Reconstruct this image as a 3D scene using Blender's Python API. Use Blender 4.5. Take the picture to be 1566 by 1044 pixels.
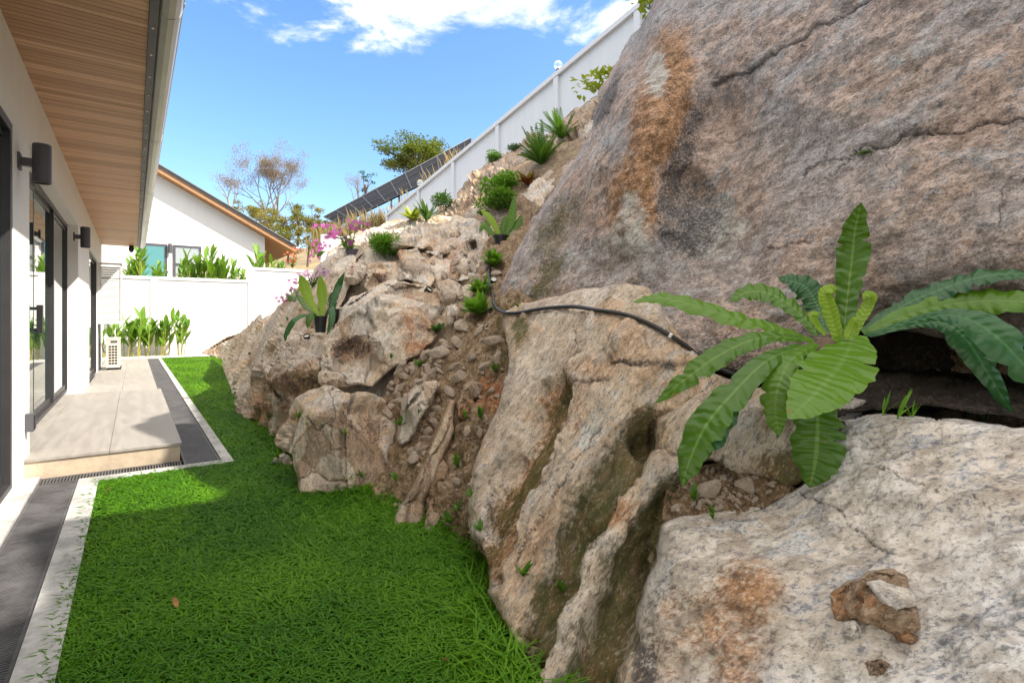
import bpy, math, random
import numpy as np
from mathutils import Vector, Matrix, geometry
from mathutils.bvhtree import BVHTree

for o in list(bpy.data.objects):
    bpy.data.objects.remove(o)
SC = bpy.context.scene
COL = SC.collection
rnd = random.Random(7)
nrg = np.random.default_rng(7)

# ---------------------------------------------------------------- camera
F, CX, HY, EYE = 820.0, 783.0, 488.0, 1.2
YAW = math.radians(35.2)
CS, SN = math.cos(YAW), math.sin(YAW)
cam = bpy.data.cameras.new('camera')
cam.sensor_width = 36.0
cam.lens = F / 1566.0 * 36.0
cam.shift_y = -34.0 / 1566.0
cam.clip_start = 0.05
cam.clip_end = 2000
camo = bpy.data.objects.new('camera', cam)
COL.objects.link(camo)
camo.location = (0, 0, EYE)
camo.rotation_euler = (math.radians(90), 0, -YAW)
SC.camera = camo

# ---------------------------------------------------------------- sky, sun, exposure
SUN_EL, SUN_AZ = math.radians(45), math.radians(135)      # azimuth from +Y towards +X
SUN = Vector((math.sin(SUN_AZ) * math.cos(SUN_EL), math.cos(SUN_AZ) * math.cos(SUN_EL), math.sin(SUN_EL)))
sl = bpy.data.lights.new('sun', 'SUN')
sl.energy = 3.0
sl.angle = math.radians(0.5)
sl.color = (1.0, 0.93, 0.82)
so = bpy.data.objects.new('sun', sl)
COL.objects.link(so)
so.rotation_euler = SUN.to_track_quat('Z', 'Y').to_euler()
so.location = (10, -10, 20)

world = bpy.data.worlds.new("World")
SC.world = world
world.use_nodes = True
wt = world.node_tree
wt.nodes.clear()
def wn(t): return wt.nodes.new(t)
w_out = wn('ShaderNodeOutputWorld'); w_bg = wn('ShaderNodeBackground'); w_sky = wn('ShaderNodeTexSky')
w_sky.sky_type = 'NISHITA'; w_sky.sun_disc = False
w_sky.sun_elevation = SUN_EL; w_sky.sun_rotation = SUN_AZ
w_sky.air_density = 1.0; w_sky.dust_density = 1.4; w_sky.ozone_density = 2.0
w_bg.inputs['Strength'].default_value = 0.15
# clouds: a thin layer at a fixed height above the ground, looked up by direction
w_tc = wn('ShaderNodeTexCoord'); w_sep = wn('ShaderNodeSeparateXYZ')
wt.links.new(w_tc.outputs['Generated'], w_sep.inputs[0])
def wmath(op, a, b=None, clamp=False):
    n = wn('ShaderNodeMath'); n.operation = op; n.use_clamp = clamp
    for i, v in enumerate((a, b)):
        if v is None: continue
        if isinstance(v, (int, float)): n.inputs[i].default_value = v
        else: wt.links.new(v, n.inputs[i])
    return n.outputs[0]
zc = wmath('MAXIMUM', w_sep.outputs[2], 0.02)
cxx = wmath('DIVIDE', w_sep.outputs[0], zc); cyy = wmath('DIVIDE', w_sep.outputs[1], zc)
w_cmb = wn('ShaderNodeCombineXYZ')
wt.links.new(cxx, w_cmb.inputs[0]); wt.links.new(cyy, w_cmb.inputs[1])
w_n = wn('ShaderNodeTexNoise'); w_n.inputs['Scale'].default_value = 2.1
w_n.inputs['Detail'].default_value = 9; w_n.inputs['Roughness'].default_value = 0.62; w_n.inputs['Distortion'].default_value = 0.35
wt.links.new(w_cmb.outputs[0], w_n.inputs['Vector'])
# cloud banks fade out towards the horizon
w_hi = wn('ShaderNodeMapRange'); w_hi.interpolation_type = 'SMOOTHSTEP'
w_hi.inputs[1].default_value = 0.37; w_hi.inputs[2].default_value = 0.47
w_hi.inputs[3].default_value = -0.22; w_hi.inputs[4].default_value = 0.10
wt.links.new(w_sep.outputs[2], w_hi.inputs[0])
# unseen bright clouds added overhead and behind the camera to lift and whiten ambient light
w_up = wn('ShaderNodeMapRange'); w_up.interpolation_type = 'SMOOTHSTEP'
for i_, v_ in ((1, 0.52), (2, 0.75), (3, 0.0), (4, 0.16)): w_up.inputs[i_].default_value = v_
wt.links.new(w_sep.outputs[2], w_up.inputs[0])
w_bk = wn('ShaderNodeMapRange'); w_bk.interpolation_type = 'SMOOTHSTEP'
for i_, v_ in ((1, 0.10), (2, -0.35), (3, 0.0), (4, 0.26)): w_bk.inputs[i_].default_value = v_
wt.links.new(w_sep.outputs[1], w_bk.inputs[0])
cl = wmath('ADD', wmath('ADD', w_n.outputs['Fac'], w_hi.outputs[0]), wmath('ADD', w_up.outputs[0], w_bk.outputs[0]))
w_r = wn('ShaderNodeMapRange'); w_r.interpolation_type = 'SMOOTHSTEP'
w_r.inputs[1].default_value = 0.52; w_r.inputs[2].default_value = 0.80
w_r.inputs[3].default_value = 0.0; w_r.inputs[4].default_value = 0.92
wt.links.new(cl, w_r.inputs[0])
w_mix = wn('ShaderNodeMix'); w_mix.data_type = 'RGBA'
wt.links.new(w_r.outputs[0], w_mix.inputs['Factor'])
w_hsv = wn('ShaderNodeHueSaturation'); w_hsv.inputs['Saturation'].default_value = 1.20; w_hsv.inputs['Value'].default_value = 0.74
wt.links.new(w_sky.outputs[0], w_hsv.inputs['Color'])
wt.links.new(w_hsv.outputs[0], w_mix.inputs[6])
w_mix.inputs[7].default_value = (6.0, 5.55, 5.0, 1)
wt.links.new(w_mix.outputs[2], w_bg.inputs['Color'])
wt.links.new(w_bg.outputs[0], w_out.inputs['Surface'])

SC.view_settings.view_transform = 'Standard'
SC.view_settings.look = 'None'
SC.view_settings.gamma = 1.0
SC.view_settings.exposure = 1.58
SC.cycles.max_bounces = 6
SC.cycles.diffuse_bounces = 3
SC.cycles.transparent_max_bounces = 12

# ---------------------------------------------------------------- picture point -> place
def ray(px, py):
    a = (px - CX) / F
    return np.array([a * CS + SN, -a * SN + CS, (HY - py) / F])
def W(px, py, d):
    return np.array([0, 0, EYE]) + d * ray(px, py)
def WY(px, py, Y):
    r = ray(px, py); return W(px, py, Y / r[1])
def WX(px, py, X):
    r = ray(px, py); return W(px, py, X / r[0])
def rays(px, py):
    a = (px - CX) / F
    return np.stack([a * CS + SN, -a * SN + CS, (HY - py) / F], -1)

# ---------------------------------------------------------------- node material helper
class NM:
    def __init__(s, name):
        s.m = bpy.data.materials.new(name); s.m.use_nodes = True
        s.t = s.m.node_tree; s.t.nodes.clear()
        s.out = s.t.nodes.new('ShaderNodeOutputMaterial')
    def n(s, typ, props=None, **ins):
        nd = s.t.nodes.new(typ)
        for k, v in (props or {}).items(): setattr(nd, k, v)
        for k, v in ins.items():
            key = int(k[1:]) if k[0] == '_' and k[1:].isdigit() else k.replace('_', ' ')
            s.put(nd.inputs[key], v)
        return nd
    def put(s, sock, v):
        if isinstance(v, bpy.types.NodeSocket): s.t.links.new(v, sock)
        elif isinstance(v, tuple) and len(v) == 3 and sock.type == 'RGBA': sock.default_value = (*v, 1)
        else: sock.default_value = v
    def math(s, op, a, b=0.0, c=None, clamp=False):
        nd = s.n('ShaderNodeMath', {'operation': op, 'use_clamp': clamp}, _0=a, _1=b)
        if c is not None: s.put(nd.inputs[2], c)
        return nd.outputs[0]
    def mr(s, v, a, b, c=0.0, d=1.0, sm=True):
        nd = s.n('ShaderNodeMapRange', {'interpolation_type': 'SMOOTHSTEP' if sm else 'LINEAR'}, _0=v, _1=a, _2=b, _3=c, _4=d)
        return nd.outputs[0]
    def mix(s, f, a, b, mode='MIX'):
        nd = s.n('ShaderNodeMix', {'data_type': 'RGBA', 'blend_type': mode})
        s.put(nd.inputs[0], f); s.put(nd.inputs[6], a); s.put(nd.inputs[7], b)
        return nd.outputs[2]
    def noise(s, vec, scale, detail=6, rough=0.6, dist=0.0):
        return s.n('ShaderNodeTexNoise', None, Vector=vec, Scale=scale, Detail=detail, Roughness=rough, Distortion=dist).outputs['Fac']
    def attr(s, name):
        return s.n('ShaderNodeAttribute', {'attribute_name': name})
    def obj(s):
        return s.n('ShaderNodeTexCoord').outputs['Object']
    def mapping(s, vec, scale=(1, 1, 1), rot=(0, 0, 0), loc=(0, 0, 0)):
        return s.n('ShaderNodeMapping', None, Vector=vec, Scale=scale, Rotation=rot, Location=loc).outputs[0]
    def principled(s, **ins):
        nd = s.n('ShaderNodeBsdfPrincipled', None, **ins)
        s.t.links.new(nd.outputs[0], s.out.inputs[0])
        return nd
    def bump(s, h, strength=0.5, dist=0.02, normal=None):
        nd = s.n('ShaderNodeBump', None, Height=h, Strength=strength, Distance=dist)
        if normal is not None: s.put(nd.inputs['Normal'], normal)
        return nd.outputs[0]

def plain(name, col, rough=0.6, var=0.08, scale=6.0, bump=0.0, metal=0.0, bscale=60, spec=0.5, stretch=(1, 1, 1)):
    k = NM(name); v = k.mapping(k.obj(), stretch)
    n1 = k.noise(v, scale, 5, 0.6)
    n2 = k.noise(v, scale * 9, 3, 0.6)
    f = k.math('ADD', k.math('MULTIPLY', n1, 0.7), k.math('MULTIPLY', n2, 0.3))
    lo = tuple(c * (1 - var * 2.2) for c in col); hi = tuple(min(1, c * (1 + var * 2.2)) for c in col)
    c = k.mix(k.mr(f, 0.3, 0.7), lo, hi)
    kw = dict(Base_Color=c, Roughness=k.mr(n1, 0.2, 0.8, rough * 0.85, min(1, rough * 1.15)), Metallic=metal, Specular_IOR_Level=spec)
    if bump: kw['Normal'] = k.bump(k.noise(v, bscale, 4, 0.6), bump, 0.01)
    k.principled(**kw)
    return k.m

def leafmat(name, dark, light, rib=(0.2, 0.32, 0.06), veins=24, trans=0.35, rough=0.42, brown=None, spec=0.4):
    """leaf: attribute 'luv' = (across -1..1, along 0..1), 'tint' 0..1 per leaf"""
    k = NM(name)
    uv = k.n('ShaderNodeSeparateXYZ', None, Vector=k.attr('luv').outputs['Vector'])
    u, v = uv.outputs[0], uv.outputs[1]
    au = k.math('ABSOLUTE', u)
    t = k.attr('tint').outputs['Fac']
    nz = k.noise(k.obj(), 9.0, 4, 0.6)
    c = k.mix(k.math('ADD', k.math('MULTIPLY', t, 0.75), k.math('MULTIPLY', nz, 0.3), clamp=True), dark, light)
    if veins:
        ph = k.math('ADD', k.math('SUBTRACT', k.math('MULTIPLY', v, float(veins) * 6.283), k.math('MULTIPLY', au, 4.0)), k.math('MULTIPLY', k.noise(k.obj(), 14.0, 3, 0.5), 9.0))
        w = k.math('SINE', ph)
        c = k.mix(k.math('MULTIPLY', k.mr(k.math('ADD', w, k.math('MULTIPLY', nz, 0.8)), 0.9, 1.5), 0.13), c, rib)
    c = k.mix(k.math('MULTIPLY', k.mr(au, 0.05, 0.10, 1.0, 0.0), 0.8), c, rib)
    if brown is not None:
        bn = k.noise(k.obj(), 16.0, 4, 0.65)
        edge = k.math('ADD', k.math('MULTIPLY', v, 0.35), k.math('MULTIPLY', au, 0.10))
        bm = k.mr(k.math('ADD', bn, k.math('MULTIPLY', edge, 0.45)), 0.80, 0.88)
        c = k.mix(k.math('MULTIPLY', bm, 0.8), c, brown)
    p = k.n('ShaderNodeBsdfPrincipled', None, Base_Color=c, Roughness=rough, Specular_IOR_Level=spec)
    if veins:
        k.put(p.inputs['Normal'], k.bump(k.math('ADD', w, k.math('MULTIPLY', nz, 2.5)), 0.24, 0.006))
    tr = k.n('ShaderNodeBsdfTranslucent', None, Color=k.mix(0.55, c, (0.22, 0.40, 0.02)))
    ms = k.n('ShaderNodeMixShader', None, _0=trans, _1=p.outputs[0], _2=tr.outputs[0])
    k.t.links.new(ms.outputs[0], k.out.inputs[0])
    return k.m

# ---------------------------------------------------------------- mesh helpers
class MB:
    def __init__(s):
        s.v = []; s.f = []; s.luv = []; s.tint = []; s.mi = []
    def add(s, vs, fs, luv=None, tint=0.5, mi=0):
        b = len(s.v)
        s.v.extend([tuple(map(float, p)) for p in vs])
        s.f.extend([tuple(i + b for i in f) for f in fs])
        s.luv.extend(luv if luv is not None else [(0.5, 0.5)] * len(vs))
        s.tint.extend([tint] * len(vs)); s.mi.extend([mi] * len(fs))
    def box(s, x0, x1, y0, y1, z0, z1, tint=0.5, mi=0):
        vs = [(x, y, z) for z in (z0, z1) for y in (y0, y1) for x in (x0, x1)]
        s.add(vs, [(0, 2, 3, 1), (4, 5, 7, 6), (0, 1, 5, 4), (2, 6, 7, 3), (0, 4, 6, 2), (1, 3, 7, 5)], None, tint, mi)
    def tube(s, pts, rads, n=8, tint=0.5, caps=True, mi=0):
        pts = [np.array(p, float) for p in pts]; k = len(pts)
        if not hasattr(rads, '__len__'): rads = [rads] * k
        vs = []; ref = None
        for i in range(k):
            t = pts[min(i + 1, k - 1)] - pts[max(i - 1, 0)]
            t = t / (np.linalg.norm(t) + 1e-9)
            if ref is None: ref = np.array([0, 0, 1.0]) if abs(t[2]) < 0.9 else np.array([1.0, 0, 0])
            a = np.cross(t, ref); a /= np.linalg.norm(a) + 1e-9
            b = np.cross(a, t); ref = b
            for j in range(n):
                q = 2 * math.pi * j / n
                vs.append(pts[i] + rads[i] * (math.cos(q) * a + math.sin(q) * b))
        fs = [(i * n + j, i * n + (j + 1) % n, (i + 1) * n + (j + 1) % n, (i + 1) * n + j) for i in range(k - 1) for j in range(n)]
        if caps:
            fs.append(tuple(range(n - 1, -1, -1))); fs.append(tuple((k - 1) * n + j for j in range(n)))
        s.add(vs, fs, [(0.5, i / max(1, k - 1)) for i in range(k) for _ in range(n)], tint, mi)
    def lathe(s, c, prof, n=20, axis=(0, 0, 1), tint=0.5, mi=0):
        z = Vector(axis).normalized(); x = z.orthogonal().normalized(); y = z.cross(x)
        c = Vector(c); vs = []
        for r, h in prof:
            for j in range(n):
                q = 2 * math.pi * j / n
                vs.append(c + z * h + (x * math.cos(q) + y * math.sin(q)) * r)
        k = len(prof)
        fs = [(i * n + j, i * n + (j + 1) % n, (i + 1) * n + (j + 1) % n, (i + 1) * n + j) for i in range(k - 1) for j in range(n)]
        s.add(vs, fs, None, tint, mi)
    def prism(s, poly, axis, a, b, mi=0):
        """poly: 2-D points in the plane of the other two axes; axis 0,1,2"""
        def mk(p, t):
            q = [0, 0, 0]; o = [i for i in range(3) if i != axis]
            q[o[0]], q[o[1]] = p; q[axis] = t; return q
        n = len(poly)
        vs = [mk(p, a) for p in poly] + [mk(p, b) for p in poly]
        fs = [(i, (i + 1) % n, n + (i + 1) % n, n + i) for i in range(n)] + [tuple(range(n - 1, -1, -1)), tuple(range(n, 2 * n))]
        s.add(vs, fs, None, 0.5, mi)
    def strip(s, pts, widths, hint, nc=4, fold=0.15, wav=0.0, wfreq=9, tint=0.5, mi=0, seed=0, droop=0.0, rag=0.0):
        """a leaf blade along pts; hint: vector its upper face turns to"""
        pts = [np.array(p, float) for p in pts]; k = len(pts); vs = []; luv = []
        r = random.Random(seed); ph = r.random() * 6
        rg = {-1: [1.0] * k, 1: [1.0] * k}
        if rag:
            for sd_ in (-1, 1):
                v = 1.0
                for i in range(k):
                    v += (1 - v) * 0.5 + r.gauss(0, rag * 0.5); rg[sd_][i] = min(1.15, max(0.6, v))
                    if r.random() < 0.05: rg[sd_][i] *= r.uniform(0.55, 0.8)
        for i in range(k):
            t = pts[min(i + 1, k - 1)] - pts[max(i - 1, 0)]; t /= np.linalg.norm(t) + 1e-9
            h = np.array(hint(i / (k - 1)) if callable(hint) else hint, float)
            sd = np.cross(t, h); sd /= np.linalg.norm(sd) + 1e-9
            up = np.cross(sd, t)
            w = widths[i]
            for j in range(nc + 1):
                u = -1 + 2 * j / nc
                off = fold * abs(u) * w - droop * u * u * w
                if wav: off += wav * w * u * u * math.sin(i / (k - 1) * wfreq * 6.283 + ph + (1.7 if u > 0 else 0) + 0.8 * math.sin(i * 0.37 + ph))
                ww = w * (1 + (0.10 * wav * 4 * math.sin(i / (k - 1) * wfreq * 4.1 + (2 if u > 0 else 0) + ph) if wav else 0))
                ww *= 1 + (rg[1 if u > 0 else -1][i] - 1) * abs(u)
                vs.append(pts[i] + sd * u * ww + up * off); luv.append((u, i / (k - 1)))
        m = nc + 1
        fs = [(i * m + j, i * m + j + 1, (i + 1) * m + j + 1, (i + 1) * m + j) for i in range(k - 1) for j in range(nc)]
        s.add(vs, fs, luv, tint, mi)
    def build(s, name, mats, parent=None, smooth=False, origin=None):
        me = bpy.data.meshes.new(name)
        o = bpy.data.objects.new(name, me); COL.objects.link(o)
        off = np.zeros(3)
        if parent is not None:
            o.parent = parent
            off = np.array(parent['_o']) if '_o' in parent else np.zeros(3)
        elif origin is not None:
            off = np.array(origin, float); o.location = tuple(off); o['_o'] = tuple(off)
        o['_o'] = tuple(off)
        v = np.array(s.v, float) - off
        me.from_pydata(v.tolist(), [], s.f)
        if not isinstance(mats, (list, tuple)): mats = [mats]
        for m in mats: me.materials.append(m)
        if len(mats) > 1: me.polygons.foreach_set('material_index', s.mi)
        a = me.attributes.new('tint', 'FLOAT', 'POINT'); a.data.foreach_set('value', np.array(s.tint, dtype=np.float32))
        l3 = np.zeros((len(s.v), 3), np.float32); l3[:, :2] = np.array(s.luv, np.float32)
        a = me.attributes.new('luv', 'FLOAT_VECTOR', 'POINT'); a.data.foreach_set('vector', l3.ravel())
        if smooth: me.polygons.foreach_set('use_smooth', [True] * len(me.polygons))
        me.update()
        return o

def thing(name, label, cat, loc, group=None):
    o = bpy.data.objects.new(name, None); COL.objects.link(o)
    o.empty_display_size = 0.1
    o.location = tuple(map(float, loc)); o['_o'] = tuple(map(float, loc))
    return tag(o, label, cat, group)
def tag(o, label, cat, group=None, kind=None):
    o['label'] = label; o['category'] = cat
    if group: o['group'] = group
    if kind: o['kind'] = kind
    return o
def struct(o):
    o['kind'] = 'structure'; return o
def dup(root, loc, label=None, rotz=None):
    r = root.copy(); COL.objects.link(r); r.location = tuple(map(float, loc))
    if rotz is not None: r.rotation_euler = (0, 0, rotz)
    if label: r['label'] = label
    for ch in root.children:
        c = ch.copy(); COL.objects.link(c); c.parent = r
        for g in ch.children:
            d = g.copy(); COL.objects.link(d); d.parent = c
    return r

# ---------------------------------------------------------------- numpy noise
def _h(ix, iy, iz, seed):
    a = (ix.astype(np.int64) * 374761393 + iy.astype(np.int64) * 668265263 + iz.astype(np.int64) * 2147483647 + seed * 1274126177) & 0xFFFFFFFF
    a = ((a ^ (a >> 13)) * 1274126177) & 0xFFFFFFFF
    a = ((a ^ (a >> 16)) * 2246822519) & 0xFFFFFFFF
    a = a ^ (a >> 15)
    return a.astype(np.float64) / 4294967295.0
def vnoise(p, seed=0):
    i = np.floor(p); f = p - i; f = f * f * f * (f * (f * 6 - 15) + 10); i = i.astype(np.int64)
    r = 0
    for dx in (0, 1):
        for dy in (0, 1):
            for dz in (0, 1):
                w = (f[:, 0] if dx else 1 - f[:, 0]) * (f[:, 1] if dy else 1 - f[:, 1]) * (f[:, 2] if dz else 1 - f[:, 2])
                r = r + w * _h(i[:, 0] + dx, i[:, 1] + dy, i[:, 2] + dz, seed)
    return r * 2 - 1
def fbm(p, oct=4, gain=0.5, seed=0):
    a = 1.0; r = 0
    for k in range(oct):
        r = r + a * vnoise(p * (2.03 ** k) + k * 17.3, seed + k); a *= gain
    return r
def ridged(p, oct=4, gain=0.5, seed=0):
    a = 1.0; r = 0
    for k in range(oct):
        r = r + a * (1 - 2 * np.abs(vnoise(p * (2.03 ** k) + k * 9.1, seed + k))); a *= gain
    return r
def facet(p, seed=0, tilt=0.8, step=0.5):
    """fractured rock: every random cell is a plane of its own. Returns height, distance to the crack"""
    i0 = np.floor(p).astype(np.int64); n = len(p)
    b1 = np.full(n, 9e9); b2 = np.full(n, 9e9); ht = np.zeros(n); h2 = np.zeros(n); cr = np.zeros(n)
    for dx in (-1, 0, 1):
        for dy in (-1, 0, 1):
            for dz in (-1, 0, 1):
                cx, cy, cz = i0[:, 0] + dx, i0[:, 1] + dy, i0[:, 2] + dz
                s = np.stack([cx + _h(cx, cy, cz, seed), cy + _h(cx, cy, cz, seed + 1), cz + _h(cx, cy, cz, seed + 2)], -1)
                d = ((p - s) ** 2).sum(1)
                g = np.stack([_h(cx, cy, cz, seed + 3), _h(cx, cy, cz, seed + 4), _h(cx, cy, cz, seed + 5)], -1) * 2 - 1
                h = (_h(cx, cy, cz, seed + 6) * 2 - 1) * step + tilt * (g * (p - s)).sum(1)
                m = d < b1; m2 = (~m) & (d < b2)
                h2 = np.where(m, ht, np.where(m2, h, h2)); b2 = np.where(m, b1, np.where(m2, d, b2))
                ht = np.where(m, h, ht); b1 = np.where(m, d, b1); cr = np.where(m, _h(cx, cy, cz, seed + 7), cr)
    e = np.sqrt(b2) - np.sqrt(b1)
    t = np.clip(e / 0.09, 0, 1); t = 0.5 + 0.5 * t * t * (3 - 2 * t)       # short ramp across each joint
    return ht * t + h2 * (1 - t), e, cr

# ---------------------------------------------------------------- rock relief
def interp(ctrl, mode):
    c = np.array(ctrl, float); xy = c[:, :2]; q = 1.0 / c[:, 2]
    def phi(r): return r if mode != 'tp' else np.where(r > 0, r * r * np.log(r + 1e-9), 0)
    n = len(c); D = np.linalg.norm(xy[:, None] - xy[None], axis=2) / 100.0
    A = np.zeros((n + 3, n + 3)); A[:n, :n] = phi(D) + (np.eye(n) * (0.02 if mode == 'tp' else 0))
    Pm = np.c_[np.ones(n), xy / 100.0]; A[:n, n:] = Pm; A[n:, :n] = Pm.T
    w = np.linalg.solve(A, np.r_[q, np.zeros(3)])
    def rbf(P):
        out = np.empty(len(P))
        for s in range(0, len(P), 20000):
            Q = P[s:s + 20000]
            out[s:s + 20000] = phi(np.linalg.norm(Q[:, None] - xy[None], axis=2) / 100.0) @ w[:n] + np.c_[np.ones(len(Q)), Q / 100.0] @ w[n:]
        return out
    if mode != 'facet': return lambda P: 1.0 / np.clip(rbf(P), 0.02, 3)
    _, _, tris, _, _, _ = geometry.delaunay_2d_cdt([Vector(p) for p in xy], [], [], 0, 1e-6)
    def fn(P):
        out = rbf(P)
        for t in tris:
            a, b, cc = (xy[i] for i in t)
            den = (b[1] - cc[1]) * (a[0] - cc[0]) + (cc[0] - b[0]) * (a[1] - cc[1])
            if abs(den) < 1e-9: continue
            l0 = ((b[1] - cc[1]) * (P[:, 0] - cc[0]) + (cc[0] - b[0]) * (P[:, 1] - cc[1])) / den
            l1 = ((cc[1] - a[1]) * (P[:, 0] - cc[0]) + (a[0] - cc[0]) * (P[:, 1] - cc[1])) / den
            l2 = 1 - l0 - l1
            m = (l0 >= -1e-6) & (l1 >= -1e-6) & (l2 >= -1e-6)
            out = np.where(m, l0 * q[t[0]] + l1 * q[t[1]] + l2 * q[t[2]], out)
        return 1.0 / np.clip(out, 0.02, 3)
    return fn

def inside(P, poly):
    x, y = P[:, 0], P[:, 1]; r = np.zeros(len(P), bool); n = len(poly)
    for i in range(n):
        x1, y1 = poly[i]; x2, y2 = poly[(i + 1) % n]
        c = (y1 > y) != (y2 > y)
        if c.any(): r ^= c & (x < (x2 - x1) * (y - y1) / (y2 - y1 + 1e-12) + x1)
    return r
def nearest(P, poly):
    bd = np.full(len(P), 9e9); bp = P.copy(); n = len(poly)
    for i in range(n):
        a, b = poly[i], poly[(i + 1) % n]; ab = b - a
        t = np.clip(((P - a) @ ab) / (ab @ ab + 1e-12), 0, 1)
        q = a + t[:, None] * ab; d = np.linalg.norm(P - q, axis=1)
        m = d < bd; bd = np.where(m, d, bd); bp = np.where(m[:, None], q, bp)
    return bd, bp

def polydist(P, ln):
    bd = np.full(len(P), 9e9)
    for a, b in zip(ln[:-1], ln[1:]):
        a = np.array(a, float); b = np.array(b, float); ab = b - a
        t = np.clip(((P - a) @ ab) / (ab @ ab), 0, 1); bd = np.minimum(bd, np.linalg.norm(P - a - t[:, None] * ab, axis=1))
    return bd
TONE = [np.zeros(0)]
ROCKS = []          # (verts, faces) of every rock and soil surface, for laying things on them
def relief(name, mat, outline, ctrl, step=4.0, mode='facet', jit=3.0, roll=14, rolld=0.12, disp=None, back=0.6, stains=(), seed=1, tilt=(0, 0, 1), shade=True, taper=0.75, sharp=None):
    pl = np.array(outline, float)
    dense = []
    for i in range(len(pl)):
        a, b = pl[i], pl[(i + 1) % len(pl)]; k = max(1, int(np.linalg.norm(b - a) / (step * 1.6)))
        for j in range(k): dense.append(a + (b - a) * j / k)
    dense = np.array(dense)
    if jit:
        q = np.c_[dense / 28.0, np.full(len(dense), seed * 3.7)]; q2 = np.c_[dense / 9.0, np.full(len(dense), seed * 1.3)]
        dense = dense + jit * np.c_[vnoise(q, seed) + 0.4 * vnoise(q2, seed), vnoise(q + 31.7, seed + 5) + 0.4 * vnoise(q2 + 11, seed)]
    x0, y0 = dense.min(0) - step; x1, y1 = dense.max(0) + step
    nx = int((x1 - x0) / step) + 2; ny = int((y1 - y0) / step) + 2
    gx, gy = np.meshgrid(x0 + np.arange(nx) * step, y0 + np.arange(ny) * step)
    P = np.c_[gx.ravel(), gy.ravel()]
    rs = np.random.default_rng(seed); P = P + rs.uniform(-0.22, 0.22, P.shape) * step
    ins = inside(P, dense)
    I = np.arange(nx * ny).reshape(ny, nx)
    quads = np.stack([I[:-1, :-1], I[:-1, 1:], I[1:, 1:], I[1:, :-1]], -1).reshape(-1, 4)
    cnt = ins[quads].sum(1); quads = quads[cnt >= 2]
    used = np.unique(quads); remap = np.full(nx * ny, -1); remap[used] = np.arange(len(used))
    quads = remap[quads]; P = P[used]; ins = ins[used]
    dist, near = nearest(P, dense)
    P = np.where(ins[:, None], P, near); dist = np.where(ins, dist, 0)
    d = interp(ctrl, mode)(P)
    e = np.clip(1 - dist / roll, 0, 1)
    d = d + rolld * (1 - np.sqrt(np.clip(1 - e * e, 0, 1)))
    V = np.array([0, 0, EYE]) + d[:, None] * rays(P[:, 0], P[:, 1])
    # quads may be folded where they were snapped to the outline: fine, they are slivers
    def normals(V):
        n = np.zeros_like(V)
        fn = np.cross(V[quads[:, 2]] - V[quads[:, 0]], V[quads[:, 3]] - V[quads[:, 1]])
        for k in range(4): np.add.at(n, quads[:, k], fn)
        n /= np.linalg.norm(n, axis=1)[:, None] + 1e-12
        s = np.sign(((np.array([0, 0, EYE]) - V) * n).sum(1)); return n * np.where(s == 0, 1, s)[:, None]
    crack = np.zeros(len(V)); tone = np.full(len(V), 0.5)
    if disp is not None:
        dd, crack = disp(V, P); tone = TONE[0] if len(TONE[0]) == len(V) else tone
        fade = np.clip(dist / (roll * 0.8), 0.25, 1)
        V = V + normals(V) * (dd * fade)[:, None]
    # thickness: rings pushed back from the rim and closed behind
    ed = {}
    for qd in quads:
        for a, b in ((qd[0], qd[1]), (qd[1], qd[2]), (qd[2], qd[3]), (qd[3], qd[0])):
            if (b, a) in ed: del ed[(b, a)]
            else: ed[(a, b)] = 1
    rim = sorted({i for e_ in ed for i in e_}); rid = {v: k for k, v in enumerate(rim)}
    R = V[rim]; cen = V.mean(0)
    away = R - np.array([0, 0, EYE]); away /= np.linalg.norm(away, axis=1)[:, None]
    cb = cen + (cen - np.array([0, 0, EYE])) / np.linalg.norm(cen - np.array([0, 0, EYE])) * back
    rings = []
    for t in (0.12, 0.4, 1.0):
        r = R + away * back * t
        r = r + (cb - r) * (1 - taper) * t
        r = r + 0.05 * back * np.c_[vnoise(r * 5, seed), vnoise(r * 5 + 9, seed), vnoise(r * 5 + 21, seed)]
        rings.append(r)
    nV = len(V); nR = len(rim)
    faces = [tuple(int(i) for i in q) for q in quads]
    for (a, b) in ed:
        ia, ib = rid[a], rid[b]; prev = (a, b)
        for k in range(3):
            cur = (nV + k * nR + ia, nV + k * nR + ib)
            faces.append((int(prev[1]), int(prev[0]), cur[0], cur[1])); prev = cur
        faces.append((prev[1], prev[0], nV + 3 * nR))
    allV = np.vstack([V] + rings + [cb[None]])
    org = allV.mean(0); org[2] = allV[:, 2].min()
    me = bpy.data.meshes.new(name)
    me.from_pydata((allV - org).tolist(), [], faces)
    o = bpy.data.objects.new(name, me); COL.objects.link(o); o.location = tuple(org); o['_o'] = tuple(org)
    me.materials.append(mat)
    me.validate()
    if shade: me.polygons.foreach_set('use_smooth', [True] * len(me.polygons))
    ST = {'rust': np.zeros(len(allV)), 'moss': np.zeros(len(allV)), 'dark': np.zeros(len(allV)), 'pale': np.zeros(len(allV)), 'crack': np.zeros(len(allV))}
    ST['crack'][:nV] = crack; ST['tone'] = np.full(len(allV), 0.5); ST['tone'][:nV] = tone
    jP = P + 7 * np.stack([vnoise(np.c_[P / 24.0, np.zeros(len(P))], 91), vnoise(np.c_[P / 24.0, np.ones(len(P)) * 5], 92)], -1)
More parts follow.
